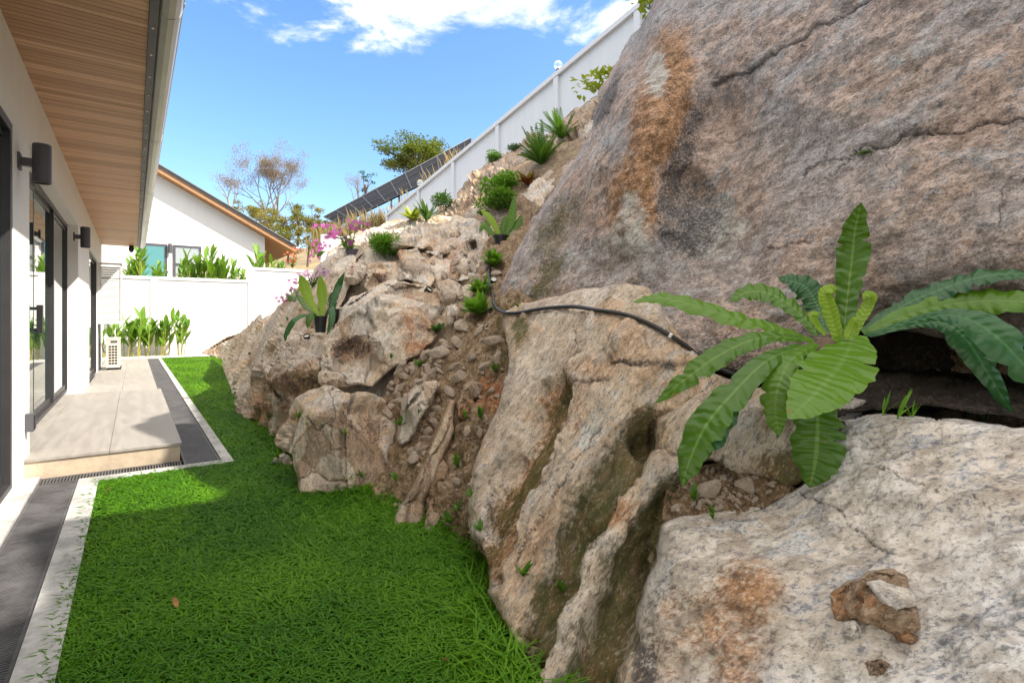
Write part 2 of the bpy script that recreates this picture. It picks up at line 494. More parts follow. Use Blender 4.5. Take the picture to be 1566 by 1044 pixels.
    for s_ in stains:
        if s_[0] == 'line':
            _, kind, wd, st = s_[:4]; ln = s_[4:]; bd = polydist(jP, ln)
            ST[kind][:nV] = np.maximum(ST[kind][:nV], st * np.exp(-(bd / wd) ** 2.6)); continue
        kind, sx, sy, rx, ry, st = s_[:6]; an = math.radians(s_[6]) if len(s_) > 6 else 0
        dx, dy = P[:, 0] - sx, P[:, 1] - sy
        uu = (dx * math.cos(an) + dy * math.sin(an)) / rx; vv = (-dx * math.sin(an) + dy * math.cos(an)) / ry
        g = st * np.exp(-((uu * uu + vv * vv) / 1.5) ** 1.7)
        ST[kind][:nV] = np.maximum(ST[kind][:nV], g)
    # thickness keeps the stain of its rim
    for kname, arr in ST.items():
        for k in range(3): arr[nV + k * nR: nV + (k + 1) * nR] = arr[rim]
        a = me.attributes.new(kname, 'FLOAT', 'POINT'); a.data.foreach_set('value', arr.astype(np.float32)[:len(me.vertices)])
    me.update()
    if sharp: me.set_sharp_from_angle(angle=math.radians(sharp))
    ROCKS.append((allV, faces))
    return o
# ================================================================ ROCK
def rockmat(name, ca, cb, cc, along=(0, 0, 1), k=3.0, big=1.1, speck=0.5, fleck=0.4, grain=1.0, bump=0.7, loc=0.0, rust=(0.31, 0.155, 0.06), moss=(0.078, 0.085, 0.006), cracks=0.6, auto_rust=0.35, lo=0.62, faces=0.0):
    m = NM(name)
    al = Vector(along).normalized()
    p = m.n('ShaderNodeVectorMath', {'operation': 'ADD'}, _0=m.obj(), _1=(loc, loc * 0.7, loc * 1.3)).outputs[0]
    dt = m.n('ShaderNodeVectorMath', {'operation': 'DOT_PRODUCT'}, _0=p, _1=tuple(al)).outputs['Value']
    av = m.n('ShaderNodeVectorMath', {'operation': 'SCALE'}, _0=tuple(al), Scale=m.math('MULTIPLY', dt, 1 - 1.0 / k)).outputs[0]
    q = m.n('ShaderNodeVectorMath', {'operation': 'SUBTRACT'}, _0=p, _1=av).outputs[0]
    n1 = m.noise(p, big, 9, 0.62, 0.4)
    n2 = m.noise(q, big * 3.1, 8, 0.65, 0.6)
    n3 = m.noise(q, 16, 8, 0.7, 0.3)
    n4 = m.noise(q, 62, 5, 0.7)
    n5 = m.noise(q, 150, 3, 0.65)
    c = m.mix(m.mr(m.math('ADD', n1, m.math('MULTIPLY', m.math('SUBTRACT', n3, 0.5), 0.5)), 0.42, 0.60), ca, cb)
    c = m.mix(m.mr(m.math('ADD', n2, m.math('MULTIPLY', m.math('SUBTRACT', n4, 0.5), 0.7)), 0.50, 0.64), c, cc)
    if faces:      # freshly broken faces are browner than the weathered ones
        tn = m.attr('tone').outputs['Fac']; br = m.math('MULTIPLY', m.math('SUBTRACT', n3, 0.5), 0.5)
        c = m.mix(m.math('MULTIPLY', m.mr(m.math('ADD', tn, br), 0.58, 0.70), faces), c, (0.30, 0.185, 0.10))
        c = m.mix(m.math('MULTIPLY', m.mr(m.math('ADD', tn, br), 0.42, 0.30), faces * 0.8), c, (0.66, 0.62, 0.56))
    # iron staining that follows the grain
    rn = m.math('ADD', m.math('MULTIPLY', m.noise(q, big * 1.7, 8, 0.68, 0.8), 1.0), m.math('MULTIPLY', m.math('SUBTRACT', n4, 0.5), 0.35))
    rs = m.attr('rust').outputs['Fac']
    brk = m.math('ADD', m.math('MULTIPLY', m.math('SUBTRACT', n2, 0.5), 1.6), m.math('ADD', m.math('MULTIPLY', m.math('SUBTRACT', n3, 0.5), 1.3), m.math('MULTIPLY', m.math('SUBTRACT', n4, 0.5), 0.9)))
    rf = m.mr(m.math('ADD', m.math('MULTIPLY', m.math('SUBTRACT', rn, 0.5), 1.5), m.math('ADD', m.math('MULTIPLY', rs, 0.75), m.math('MULTIPLY', brk, 0.5))), 0.25, 0.72)
    rcol = m.mix(m.mr(n3, 0.35, 0.65), rust, tuple(min(1, x * 1.35 + 0.03) for x in rust))
    c = m.mix(m.math('MULTIPLY', rf, auto_rust if auto_rust < 1 else 1.0) if False else m.math('MULTIPLY', rf, m.math('ADD', m.math('MULTIPLY', rs, 0.85), auto_rust, clamp=True)), c, rcol)
    # pale lichen
    pf = m.mr(m.math('ADD', m.math('MULTIPLY', m.attr('pale').outputs['Fac'], 0.8), brk), 0.35, 0.80)
    c = m.mix(m.math('MULTIPLY', pf, 0.75), c, (0.50, 0.52, 0.49))
    # dark patches from the 'dark' attribute, broken up by noise
    df = m.mr(m.math('ADD', m.math('MULTIPLY', m.attr('dark').outputs['Fac'], 0.85), brk), 0.28, 0.80)
    c = m.mix(m.math('MULTIPLY', df, 0.85), c, (0.055, 0.045, 0.045))
    # moss / algae
    mf = m.mr(m.math('ADD', m.math('MULTIPLY', m.attr('moss').outputs['Fac'], 0.85), brk), 0.30, 0.80)
    mcol = m.mix(m.mr(n3, 0.42, 0.62), moss, (0.12, 0.082, 0.022))
    c = m.mix(m.math('MULTIPLY', mf, 0.92), c, mcol)
    # mineral grains: dark and white flecks, mostly drawn out along the foliation
    if speck:
        c = m.mix(m.math('MULTIPLY', m.mr(m.math('ADD', m.math('MULTIPLY', n4, 0.6), m.math('MULTIPLY', n5, 0.4)), 0.515, 0.58), m.math('MULTIPLY', m.math('SUBTRACT', 1.0, m.math('MULTIPLY', mf, 0.35)), speck)), c, (0.075, 0.075, 0.085))
        c = m.mix(m.math('MULTIPLY', m.mr(m.math('ADD', m.math('MULTIPLY', n4, 0.5), m.math('MULTIPLY', n5, 0.5)), 0.48, 0.41), m.math('MULTIPLY', m.math('SUBTRACT', 1.0, m.math('MULTIPLY', mf, 0.6)), fleck)), c, (0.70, 0.66, 0.60))
    c = m.mix(1.0, c, m.n('ShaderNodeCombineColor', None, _0=m.mr(n3, 0.36, 0.62, lo, 1.16), _1=m.mr(n3, 0.36, 0.62, lo - 0.04, 1.17), _2=m.mr(n3, 0.36, 0.62, lo - 0.09, 1.18)).outputs[0], 'MULTIPLY')  # relief shading put into the colour: tone follows the bump noise
    # hairline cracks
    wp = m.n('ShaderNodeVectorMath', {'operation': 'ADD'}, _0=q, _1=m.n('ShaderNodeVectorMath', {'operation': 'SCALE'}, _0=m.n('ShaderNodeTexNoise', None, Vector=p, Scale=3.5, Detail=5).outputs['Color'], Scale=0.5).outputs[0]).outputs[0]
    vo = m.n('ShaderNodeTexVoronoi', {'feature': 'DISTANCE_TO_EDGE'}, Vector=wp, Scale=2.4).outputs['Distance']
    ck = m.math('MULTIPLY', m.mr(vo, 0.0, 0.014, 1.0, 0.0), m.mr(m.noise(p, 1.7, 3), 0.52, 0.62))
    ck = m.math('MAXIMUM', m.math('MULTIPLY', ck, cracks), m.attr('crack').outputs['Fac'], clamp=True)
    c = m.mix(m.math('MULTIPLY', ck, 0.8), c, (0.05, 0.04, 0.032))
    h = m.math('ADD', m.math('MULTIPLY', n3, 1.0), m.math('ADD', m.math('MULTIPLY', n4, 0.40), m.math('MULTIPLY', n5, 0.14)))
    h = m.math('SUBTRACT', h, m.math('MULTIPLY', ck, 0.6))
    m.principled(Base_Color=c, Roughness=m.mr(n3, 0.2, 0.8, 0.7, 0.95), Specular_IOR_Level=0.3, Normal=m.bump(h, bump, 0.035))
    return m.m

def dirv(a, b):
    v = Vector(W(*b) - W(*a)); return tuple(v.normalized())
RIB = dirv((990, 560, 2.75), (760, 900, 2.1))
SLB = dirv((1040, 400, 3.3), (1400, 190, 2.5))
M_slab = rockmat('slab_rock', (0.385, 0.34, 0.325), (0.475, 0.35, 0.28), (0.44, 0.43, 0.435), SLB, 1.5, 1.6, 0.62, 0.48, bump=1.0, cracks=0.35, auto_rust=0.30, loc=3.0)
M_rib = rockmat('rib_rock', (0.60, 0.51, 0.40), (0.53, 0.37, 0.235), (0.58, 0.535, 0.48), RIB, 2.4, 1.8, 0.58, 0.5, bump=1.0, lo=0.72, cracks=0.35, auto_rust=0.35)
M_front = rockmat('front_rock', (0.66, 0.635, 0.61), (0.56, 0.50, 0.43), (0.42, 0.43, 0.46), dirv((1100, 850, 1.8), (1450, 760, 1.6)), 1.7, 1.6, 0.50, 0.5, bump=0.7, cracks=0.1, auto_rust=0.18, loc=1.4)
M_left = rockmat('broken_rock', (0.62, 0.53, 0.42), (0.56, 0.385, 0.23), (0.54, 0.49, 0.44), (0.3, 0.2, 1), 1.8, 1.3, 0.42, 0.30, bump=0.8, cracks=0.7, auto_rust=0.32, lo=0.76, faces=0.75, rust=(0.32, 0.16, 0.07))
M_pale = rockmat('pale_rock', (0.64, 0.565, 0.475), (0.59, 0.445, 0.30), (0.54, 0.51, 0.475), (0.3, 0.2, 1), 1.8, 1.6, 0.45, 0.35, bump=0.8, cracks=0.8, auto_rust=0.25, loc=5.0, lo=0.76, faces=0.5)
M_slope = rockmat('slope_rock', (0.42, 0.32, 0.23), (0.40, 0.26, 0.15), (0.45, 0.40, 0.34), (0.6, 0.5, 0.6), 2.2, 1.2, 0.3, 0.25, bump=1.0, cracks=0.7, auto_rust=0.4, lo=0.72, faces=0.5)
M_soil = rockmat('gully_soil', (0.27, 0.175, 0.09), (0.34, 0.235, 0.135), (0.19, 0.115, 0.055), (0, 0, 1), 1.2, 3.0, 0.25, 0.45, bump=1.0, cracks=0.0, auto_rust=0.5, rust=(0.28, 0.10, 0.02))
M_crev = rockmat('mossy_crevice_rock', (0.15, 0.10, 0.045), (0.085, 0.075, 0.022), (0.22, 0.15, 0.08), RIB, 3.0, 3.0, 0.5, 0.35, bump=1.0, cracks=0.1, auto_rust=0.4, moss=(0.075, 0.075, 0.009))
M_stone = rockmat('loose_stone_rock', (0.50, 0.42, 0.33), (0.45, 0.31, 0.20), (0.42, 0.40, 0.39), (0.2, 0.9, 0.3), 2.0, 4.0, 0.35, 0.3, bump=0.6, cracks=0.1, auto_rust=0.4)

def aniso(V, al, k):
    al = np.array(al) / np.linalg.norm(al)
    return V - np.outer(V @ al, al) * (1 - 1.0 / k)
def D(al=(0, 0, 1), k=2.0, a0=0.06, s0=1.2, a1=0.05, s1=0.45, a2=0.02, s2=0.16, a3=0.012, s3=0.08, seed=1, ck=0.5, rg=0.0, tl=0.9):
    """broad swell + two sizes of fracture planes + roughness (+ grooves along the grain)"""
    def f(V, P):
        q = aniso(V, al, k)
        r = a0 * fbm(V / s0, 3, 0.5, seed)
        w = V + 0.08 * s1 * np.stack([vnoise(V / s1 * 1.3 + i * 7.7, seed + i) for i in range(3)], -1)
        crack = np.zeros(len(V))
        if a1:
            h, e, cr = facet(aniso(w, al, k) / s1, seed + 20, tl, 0.5 if tl < 1 else 0.35); r = r + a1 * h
            crack = np.maximum(crack, ck * np.clip(1 - e / 0.05, 0, 1) * np.clip(0.6 + 1.2 * vnoise(V * 3.1, seed + 9), 0, 1)); TONE[0] = cr
        if a2:
            h, e, cr = facet(aniso(w, al, k) / s2 + 3.3, seed + 40, tl, 0.5 if tl < 1 else 0.35); r = r + a2 * h * np.clip(0.5 + vnoise(V / s0 * 2, seed + 3), 0, 1); TONE[0] = 0.55 * TONE[0] + 0.45 * cr if len(TONE[0]) == len(V) else cr
        r = r + a3 * fbm(q / s3, 4, 0.55, seed + 60)
        if rg: r = r + rg * ridged(q / 0.22, 4, 0.55, seed + 80)
        return r, crack
    return f
def crackline(lines, width=3.0, depth=0.03, base=None):
    """open joints drawn through the rock: polylines in the picture, cut into the surface"""
    def f(V, P):
        r, c = base(V, P)
        j = P + 6 * np.stack([vnoise(np.c_[P / 26.0, np.zeros(len(P))], 91), vnoise(np.c_[P / 22.0, np.ones(len(P)) * 5], 92)], -1) + 1.6 * np.stack([vnoise(np.c_[P / 8.0, np.zeros(len(P))], 93), vnoise(np.c_[P / 6.0, np.ones(len(P)) * 5], 94)], -1)
        for ln in lines:
            wd = ln[0]; ln = ln[1:]
            bd = np.full(len(P), 9e9)
            for a, b in zip(ln[:-1], ln[1:]):
                a = np.array(a, float); b = np.array(b, float); ab = b - a
                t = np.clip(((j - a) @ ab) / (ab @ ab), 0, 1)
                bd = np.minimum(bd, np.linalg.norm(j - a - t[:, None] * ab, axis=1))
            g = np.clip(1 - bd / (width * wd), 0, 1)
            r = r - depth * wd * g; c = np.maximum(c, np.clip(g * 1.4, 0, 1) * min(1.0, 0.55 + 0.4 * wd))
        return r, c
    return f

def rock(name, label, mat, outline, ctrl, cat='boulder', group='boulders of the rock face', **kw):
    o = relief(name, mat, outline, ctrl, **kw)
    return tag(o, label, cat, group)

# ---- hillside under everything
def edgeX(Y): return np.interp(Y, [-5, 1.6, 2.8, 3.3, 3.9, 5.25, 8.3, 15.4, 20, 23], [1.0, 1.05, 1.55, 1.4, 1.0, 1.05, 1.2, 1.9, 2.1, 2.2])
def terr(X, Y):
    u = X - edgeX(Y)
    k = np.interp(Y, [8, 20], [1.0, 0.43])
    z = np.minimum(k * u, 4.3 + 0.25 * (u - 4.3))
    z = np.where(u < 0, -0.3, z) - 0.42 * np.clip(u / 0.6, 0.35, 1)
    return np.maximum(z, -0.4)
gxs = np.r_[np.arange(0.6, 7, 0.16), np.arange(7, 9.2, 0.4)]
gys = np.r_[np.arange(-5, 0.6, 0.16), np.arange(0.6, 9, 0.25), np.arange(9, 23.5, 0.5)]
GX, GY = np.meshgrid(gxs, gys)
GZ = terr(GX, GY) + 0.08 * fbm(np.c_[GX.ravel(), GY.ravel(), np.zeros(GX.size)] * 1.5, 3).reshape(GX.shape) * (GX > 1.6)
shade_cliff = np.clip(np.minimum(3.2 * (GX - 2.8), np.interp(GY, [-5, -2, 0.0, 0.5], [8.6, 8.4, 5.2, 4.0])), 0, 9) * np.clip((0.45 - GY) / 0.8, 0, 1)  # unseen rise added behind the camera to shade the lawn and front boulder
shade_cliff = shade_cliff + 0.35 * np.clip(shade_cliff, 0, 1) * fbm(np.c_[GX.ravel(), GY.ravel(), np.zeros(GX.size)] * 1.1, 4, 0.5, 5).reshape(GX.shape)
GZ = np.maximum(GZ, shade_cliff)
# unseen hill behind the giant boulder, raised to shade the outcrop crest
GZ = np.maximum(GZ, np.interp(GY, [-5, 2.0, 3.9, 4.5, 6, 8], [8.6, 8.4, 8.2, 7.0, 4.9, 3.9]) * np.clip((GX - 5.3) / 1.1, 0, 1) * np.clip((8.5 - GY) / 0.8, 0, 1))
# hollow under the fern ledge and below the big slab
GZ = GZ - 1.2 * np.exp(-(((GX - 3.0) / 1.0) ** 2 + ((GY - 1.0) / 1.2) ** 2)) - 0.5 * np.exp(-(((GX - 1.8) / 0.8) ** 2 + ((GY - 1.2) / 1.4) ** 2))
mb = MB(); ny_, nx_ = GX.shape
mb.add(np.c_[GX.ravel(), GY.ravel(), GZ.ravel()], [(j * nx_ + i, j * nx_ + i + 1, (j + 1) * nx_ + i + 1, (j + 1) * nx_ + i) for j in range(ny_ - 1) for i in range(nx_ - 1)])
struct(mb.build('hillside', M_soil, smooth=True))
ROCKS.append((np.array(mb.v), mb.f))

# ---- soil of the gully
o = relief('gully_soil', M_soil, [(590, 600), (612, 560), (650, 540), (690, 515), (712, 480), (725, 440), (742, 370), (800, 300), (850, 330), (830, 480), (800, 560), (780, 650), (760, 740), (760, 830), (745, 905), (690, 850), (640, 830), (590, 800), (560, 760), (540, 640)],
           [(690, 825, 3.02), (640, 815, 3.2), (590, 790, 3.5), (745, 890, 2.55), (760, 800, 2.75), (730, 700, 3.3), (700, 640, 3.75), (700, 600, 3.95), (770, 560, 3.75), (720, 520, 4.35), (660, 560, 4.25), (600, 600, 4.35), (560, 700, 4.1), (740, 450, 5.0), (770, 400, 5.6), (760, 340, 6.5), (680, 480, 5.0), (800, 340, 6.2), (800, 640, 3.0), (640, 500, 4.9)],
           step=3.2, mode='lin', jit=2, roll=3, rolld=0.0, disp=D((0.5, 0.3, 0.8), 1.6, 0.05, 0.7, 0.05, 0.20, 0.035, 0.085, 0.02, 0.05, seed=11, ck=0.2), back=0.5, seed=11,
           stains=[('rust', 745, 600, 25, 30, 1), ('moss', 720, 830, 40, 30, 0.9), ('moss', 780, 520, 25, 50, 0.8), ('dark', 780, 590, 14, 30, 0.6)])
struct(o)

# ---- the huge slab
def slabd(px, py):
    r = ray(px, py); n = np.array([-2.28, -0.063, 0.739]); return float(n @ np.array([2.74, 0.88, 0.02]) / (n @ r))
sc = []
for (x, y) in [(1080, 0), (1080, 130), (1075, 250), (1060, 380), (1150, 100), (1150, 300), (1250, 0), (1250, 200), (1300, 350), (1400, 0), (1400, 200), (1400, 400), (1500, 100), (1500, 300), (1566, 0), (1566, 200), (1566, 430), (1150, 430), (1250, 450), (1100, -200), (1250, -300), (1500, -300), (1800, -300), (1800, 0), (1800, 300), (2100, 0), (2100, -300), (1700, 500), (2100, 450), (1250, -600), (1600, -600), (2100, -600), (1450, -900), (2100, -900), (2300, 0), (2300, -900)]:
    sc.append((x, y, slabd(x, y)))
sc += [(1040, 470, 3.18), (1000, 440, 3.45), (1070, 545, 2.9), (1160, 560, 2.75), (1300, 520, 2.62), (1450, 520, 2.42), (1566, 530, 2.28), (1800, 560, 2.2), (2100, 560, 2.2)]
sc += [(1035, 60, 3.95), (1022, 160, 3.56), (990, 250, 3.48), (1008, 330, 3.36), (960, 330, 3.50), (985, 420, 3.45), (930, 400, 3.65), (930, 250, 3.85), (960, 140, 4.05), (1000, 20, 4.6), (900, 330, 3.9), (860, 400, 4.05), (900, 450, 3.75), (840, 450, 4.1), (800, 440, 4.5), (790, 480, 4.45), (825, 330, 4.75), (870, 270, 4.6), (895, 200, 4.9), (935, 110, 5.0), (965, 60, 5.1), (1020, -200, 5.4), (850, 370, 4.35), (1040, 200, 3.54), (1068, 190, 3.74), (1060, 290, 3.60), (1060, -100, 4.5), (1080, -500, 5.6), (1200, -800, 6.0)]
slab_lines = [(1.0, (1095, 130), (1150, 105), (1210, 75), (1260, 45), (1300, 25), (1345, 0), (1420, -40)), (0.45, (1060, 235), (1105, 215), (1150, 195)),
              (0.75, (1330, 222), (1400, 210), (1480, 200), (1540, 186), (1600, 182)), (0.3, (1240, 250), (1290, 240), (1330, 222)), (0.5, (1170, 378), (1225, 365), (1245, 372)), (0.6, (1218, 270), (1228, 255), (1245, 250)), (0.4, (1270, 262), (1290, 248), (1300, 240)),
              (0.4, (945, 455), (965, 470), (985, 480)), (0.4, (820, 395), (860, 380), (905, 370))]
rock('giant_boulder', 'giant grey-brown boulder with orange band and long diagonal cracks, largest of the rock face', M_slab,
     [(1006, -20), (985, 30), (962, 62), (935, 105), (915, 140), (905, 185), (885, 235), (858, 268), (832, 310), (808, 350), (785, 395), (766, 440), (758, 470), (772, 486), (800, 490), (850, 500), (930, 500), (1000, 515), (1070, 560), (1180, 590), (1260, 545), (1300, 512), (1380, 506), (1460, 520), (1566, 524), (1800, 540), (2300, 560), (2300, -600), (1320, -600), (1200, -330), (1100, -170), (1045, -90)],
     sc, step=2.7, sharp=34, mode='tp', jit=3, roll=20, rolld=0.16,
     disp=crackline(slab_lines, 4.2, 0.022, D(SLB, 1.7, 0.05, 0.9, 0.020, 0.6, 0.010, 0.17, 0.012, 0.07, seed=31, ck=0.0, rg=0.008)), back=1.6, seed=31, taper=0.9,
     stains=[('rust', 1012, 165, 40, 110, 1.15, 14), ('rust', 972, 300, 42, 75, 1.1, 12), ('dark', 1040, 250, 20, 90, 1.0, 18), ('dark', 1050, 330, 45, 60, 0.75), ('pale', 1080, 345, 60, 45, 1), ('pale', 960, 350, 30, 60, 0.9), ('pale', 1005, 120, 18, 40, 1), ('dark', 928, 150, 10, 45, 1, 25),
             ('rust', 940, 420, 50, 40, 0.45), ('rust', 1480, 380, 110, 50, 0.5), ('dark', 1440, 480, 160, 40, 0.55), ('pale', 1380, 90, 90, 40, 0.6), ('pale', 1500, 300, 70, 50, 0.4), ('moss', 850, 340, 26, 60, 0.75, 35), ('moss', 830, 430, 22, 50, 0.8, 20), ('dark', 815, 450, 16, 50, 0.75, 20), ('rust', 1120, 500, 60, 40, 0.5), ('dark', 1120, 540, 60, 30, 0.8), ('dark', 1250, 330, 80, 60, 0.35), ('pale', 880, 250, 30, 60, 0.4), ('rust', 905, 300, 50, 90, 0.5), ('pale', 925, 240, 26, 90, 0.5, 20), ('pale', 900, 400, 60, 50, 0.5), ('rust', 1300, 180, 200, 70, 0.22)])

# ---- ribbed pale rock below the hose: one mass with wet mossy grooves worn into it
GR1 = [(852, 596), (836, 640), (812, 690), (785, 745), (762, 805), (742, 870)]
GR2 = [(985, 650), (955, 700), (915, 752), (884, 810), (862, 880), (830, 950), (808, 1020), (800, 1090)]
GR3 = [(1035, 770), (1005, 812), (975, 862), (950, 925), (925, 985), (905, 1050), (895, 1100)]
GR4 = [(1010, 650), (985, 665)]
def grooves(lines, base):
    def f(V, P):
        r, c = base(V, P)
        j = P + 8 * np.stack([vnoise(np.c_[P / 30.0, np.zeros(len(P))], 191), vnoise(np.c_[P / 30.0, np.ones(len(P)) * 5], 192)], -1) + 3 * np.stack([vnoise(np.c_[P / 9.0, np.zeros(len(P))], 193), vnoise(np.c_[P / 9.0, np.ones(len(P)) * 5], 194)], -1)
        for wd, dp, ln in lines:
            bd = polydist(j, ln); t = np.clip((bd / wd - 0.55) / 0.45, 0, 1)
            r = r - dp * (1 - t * t * (3 - 2 * t)) * (1 + 0.25 * vnoise(V * 9, 77))
        return r, c
    return f
rock('rib_boulder', 'tall pale ribbed rock with mossy grooves running from the hose down to the lawn', M_rib,
     [(770, 478), (800, 462), (850, 452), (905, 440), (955, 436), (988, 442), (1010, 470), (1050, 520), (1085, 560), (1120, 590), (1100, 620), (1050, 680), (1045, 760), (1030, 830), (1010, 900), (1000, 980), (1000, 1110), (795, 1110), (800, 1040), (785, 985), (765, 950), (748, 900), (735, 850), (722, 815), (717, 775), (725, 710), (745, 660), (757, 630), (772, 590), (778, 550), (775, 520)],
     [(790, 480, 3.75), (800, 540, 3.35), (850, 470, 3.55), (860, 540, 3.08), (930, 450, 3.32), (985, 445, 3.25), (950, 520, 2.82), (1050, 530, 2.85), (1000, 570, 2.62), (1040, 552, 2.72), (930, 585, 2.66), (940, 560, 2.80), (1010, 600, 2.52), (1100, 590, 2.6), (1080, 630, 2.5), (1045, 690, 2.32),
      (790, 590, 3.05), (760, 640, 2.95), (730, 720, 2.72), (726, 820, 2.44), (770, 700, 2.70), (860, 610, 2.80), (870, 640, 2.68), (940, 640, 2.46), (870, 700, 2.42), (920, 715, 2.34), (980, 650, 2.42), (820, 740, 2.44), (840, 800, 2.24), (860, 820, 2.20), (775, 820, 2.30), (760, 900, 2.10), (820, 900, 2.06), (790, 980, 1.93),
      (1020, 710, 2.22), (980, 715, 2.20), (940, 750, 2.13), (1010, 770, 2.10), (905, 830, 2.06), (940, 840, 1.98), (895, 880, 1.98), (900, 920, 1.91), (850, 980, 1.83), (820, 1080, 1.72), (860, 1050, 1.72), (970, 780, 2.08), (1000, 860, 2.02), (975, 950, 1.86), (960, 1050, 1.70), (1000, 1100, 1.62)],
     step=2.7, sharp=38, mode='lin', jit=4, roll=14, rolld=0.10,
     disp=grooves([(36, 0.085, GR1), (38, 0.08, GR2), (46, 0.115, GR3), (30, 0.10, GR4)], crackline([(0.8, (845, 600), (870, 596), (900, 585), (935, 580)), (0.9, (935, 556), (1000, 562), (1060, 560), (1100, 566)), (0.4, (880, 500), (888, 540), (870, 560)), (0.5, (790, 880), (830, 790), (880, 700), (920, 650)), (0.4, (760, 700), (748, 760), (742, 830)), (0.4, (840, 620), (850, 660), (842, 690))], 3.2, 0.03,
         D(RIB, 3.2, 0.03, 0.6, 0.03, 0.30, 0.018, 0.11, 0.012, 0.045, seed=41, ck=0.3, rg=0.013, tl=1.2))), back=0.8, seed=41,
     stains=[('line', 'rust', 26, 1.0) + tuple(GR1), ('line', 'moss', 22, 0.85) + tuple(GR1), ('line', 'moss', 36, 1.15) + tuple(GR2), ('line', 'moss', 48, 1.15) + tuple(GR3), ('line', 'moss', 32, 1.0) + tuple(GR4), ('line', 'dark', 10, 0.6) + tuple(GR2[2:6]), ('dark', 985, 1010, 20, 70, 0.9), ('line', 'rust', 40, 0.5) + tuple(GR2[2:]), ('line', 'rust', 46, 0.5) + tuple(GR3),
             ('rust', 885, 630, 20, 50, 0.7, 20), ('rust', 820, 870, 26, 40, 0.5), ('rust', 900, 566, 50, 16, 0.6), ('pale', 925, 650, 44, 60, 0.6, 30), ('pale', 860, 780, 20, 70, 0.5, 25), ('dark', 985, 560, 60, 7, 0.8, 4), ('dark', 812, 830, 22, 50, 0.4, 20), ('moss', 795, 505, 14, 30, 0.9), ('rust', 860, 540, 30, 16, 0.5), ('rust', 945, 785, 36, 28, 0.9), ('dark', 905, 815, 14, 26, 0.9), ('pale', 990, 720, 36, 24, 0.7), ('rust', 915, 880, 20, 30, 0.5), ('pale', 960, 480, 60, 30, 0.5)])
rock('ledge_rock', 'weathered rock under the hanging fern fronds, above the gravel pocket', M_rib,
     [(1000, 640), (1035, 615), (1080, 600), (1120, 590), (1230, 600), (1330, 610), (1310, 640), (1270, 690), (1235, 735), (1205, 748), (1170, 735), (1120, 715), (1080, 700), (1030, 700), (1005, 690)],
     [(1010, 650, 2.42), (1060, 625, 2.42), (1120, 605, 2.42), (1220, 610, 2.32), (1320, 620, 2.15), (1270, 680, 2.02), (1220, 740, 1.98), (1130, 700, 2.16), (1050, 690, 2.22), (1150, 650, 2.2)],
     step=3, mode='lin', jit=3, roll=12, rolld=0.12, disp=D((0.8, -0.4, 0.4), 2, 0.04, 0.6, 0.04, 0.22, 0.02, 0.09, 0.01, 0.05, seed=46, ck=0.4), back=0.5, seed=46,
     stains=[('rust', 1190, 640, 50, 30, 0.7), ('moss', 1210, 720, 50, 40, 0.9), ('dark', 1200, 670, 50, 16, 0.6), ('moss', 1010, 660, 22, 30, 0.7), ('pale', 1130, 660, 40, 30, 0.5)])
rock('front_boulder', 'big speckled white-grey boulder with rust patch in the right foreground', M_front,
     [(1012, 800), (1040, 785), (1085, 778), (1130, 775), (1170, 762), (1200, 748), (1230, 732), (1262, 690), (1290, 640), (1340, 630), (1420, 632), (1500, 642), (1566, 652), (1900, 690), (2000, 1300), (960, 1300), (965, 1100), (972, 1020), (965, 950), (985, 890), (1005, 850)],
     [(1020, 800, 2.02), (1100, 782, 1.98), (1190, 760, 1.94), (1250, 710, 1.93), (1300, 645, 1.95), (1420, 640, 1.78), (1566, 660, 1.60), (1300, 720, 1.78), (1450, 760, 1.52), (1566, 780, 1.4), (1050, 860, 1.82), (990, 920, 1.80), (975, 1030, 1.64), (1100, 950, 1.58), (1200, 850, 1.66), (1330, 860, 1.48), (1000, 1150, 1.45), (1250, 1000, 1.38), (1450, 950, 1.28), (1566, 950, 1.18), (1400, 1100, 1.16), (1566, 1100, 1.06), (1800, 800, 1.2), (1800, 1100, 1.0), (1250, 1250, 1.15)],
     step=2.9, sharp=36, mode='tp', jit=3, roll=22, rolld=0.12, disp=crackline([(0.6, (1225, 745), (1290, 790), (1360, 830)), (0.35, (1310, 690), (1420, 740), (1520, 770))], 3, 0.02, D((0.8, -0.5, 0.2), 2.2, 0.06, 0.55, 0.02, 0.4, 0.012, 0.14, 0.010, 0.04, seed=51, ck=0.0, rg=0.007)), back=0.8, seed=51,
     stains=[('rust', 1060, 945, 75, 60, 0.8), ('rust', 1140, 905, 55, 55, 0.9), ('rust', 1120, 1000, 45, 70, 0.75), ('rust', 1090, 960, 100, 60, 0.6), ('rust', 1015, 990, 40, 60, 0.6), ('pale', 1150, 830, 80, 40, 0.5), ('dark', 978, 1020, 14, 60, 0.9), ('dark', 1330, 745, 50, 10, 0.5, 28), ('dark', 1560, 730, 50, 16, 0.5), ('rust', 1400, 720, 80, 20, 0.35, 20), ('dark', 1490, 990, 70, 60, 0.25), ('pale', 1520, 1000, 60, 60, 0.5)])
M_hollow_shade = rockmat('painted_hollow_shade', (0.030, 0.022, 0.014), (0.045, 0.032, 0.02), (0.02, 0.016, 0.012), (0, 0, 1), 1.2, 4.0, 0.1, 0.1, bump=1.0, cracks=0, auto_rust=0.05)  # near-black colour carries the shade of the hollow under the slab
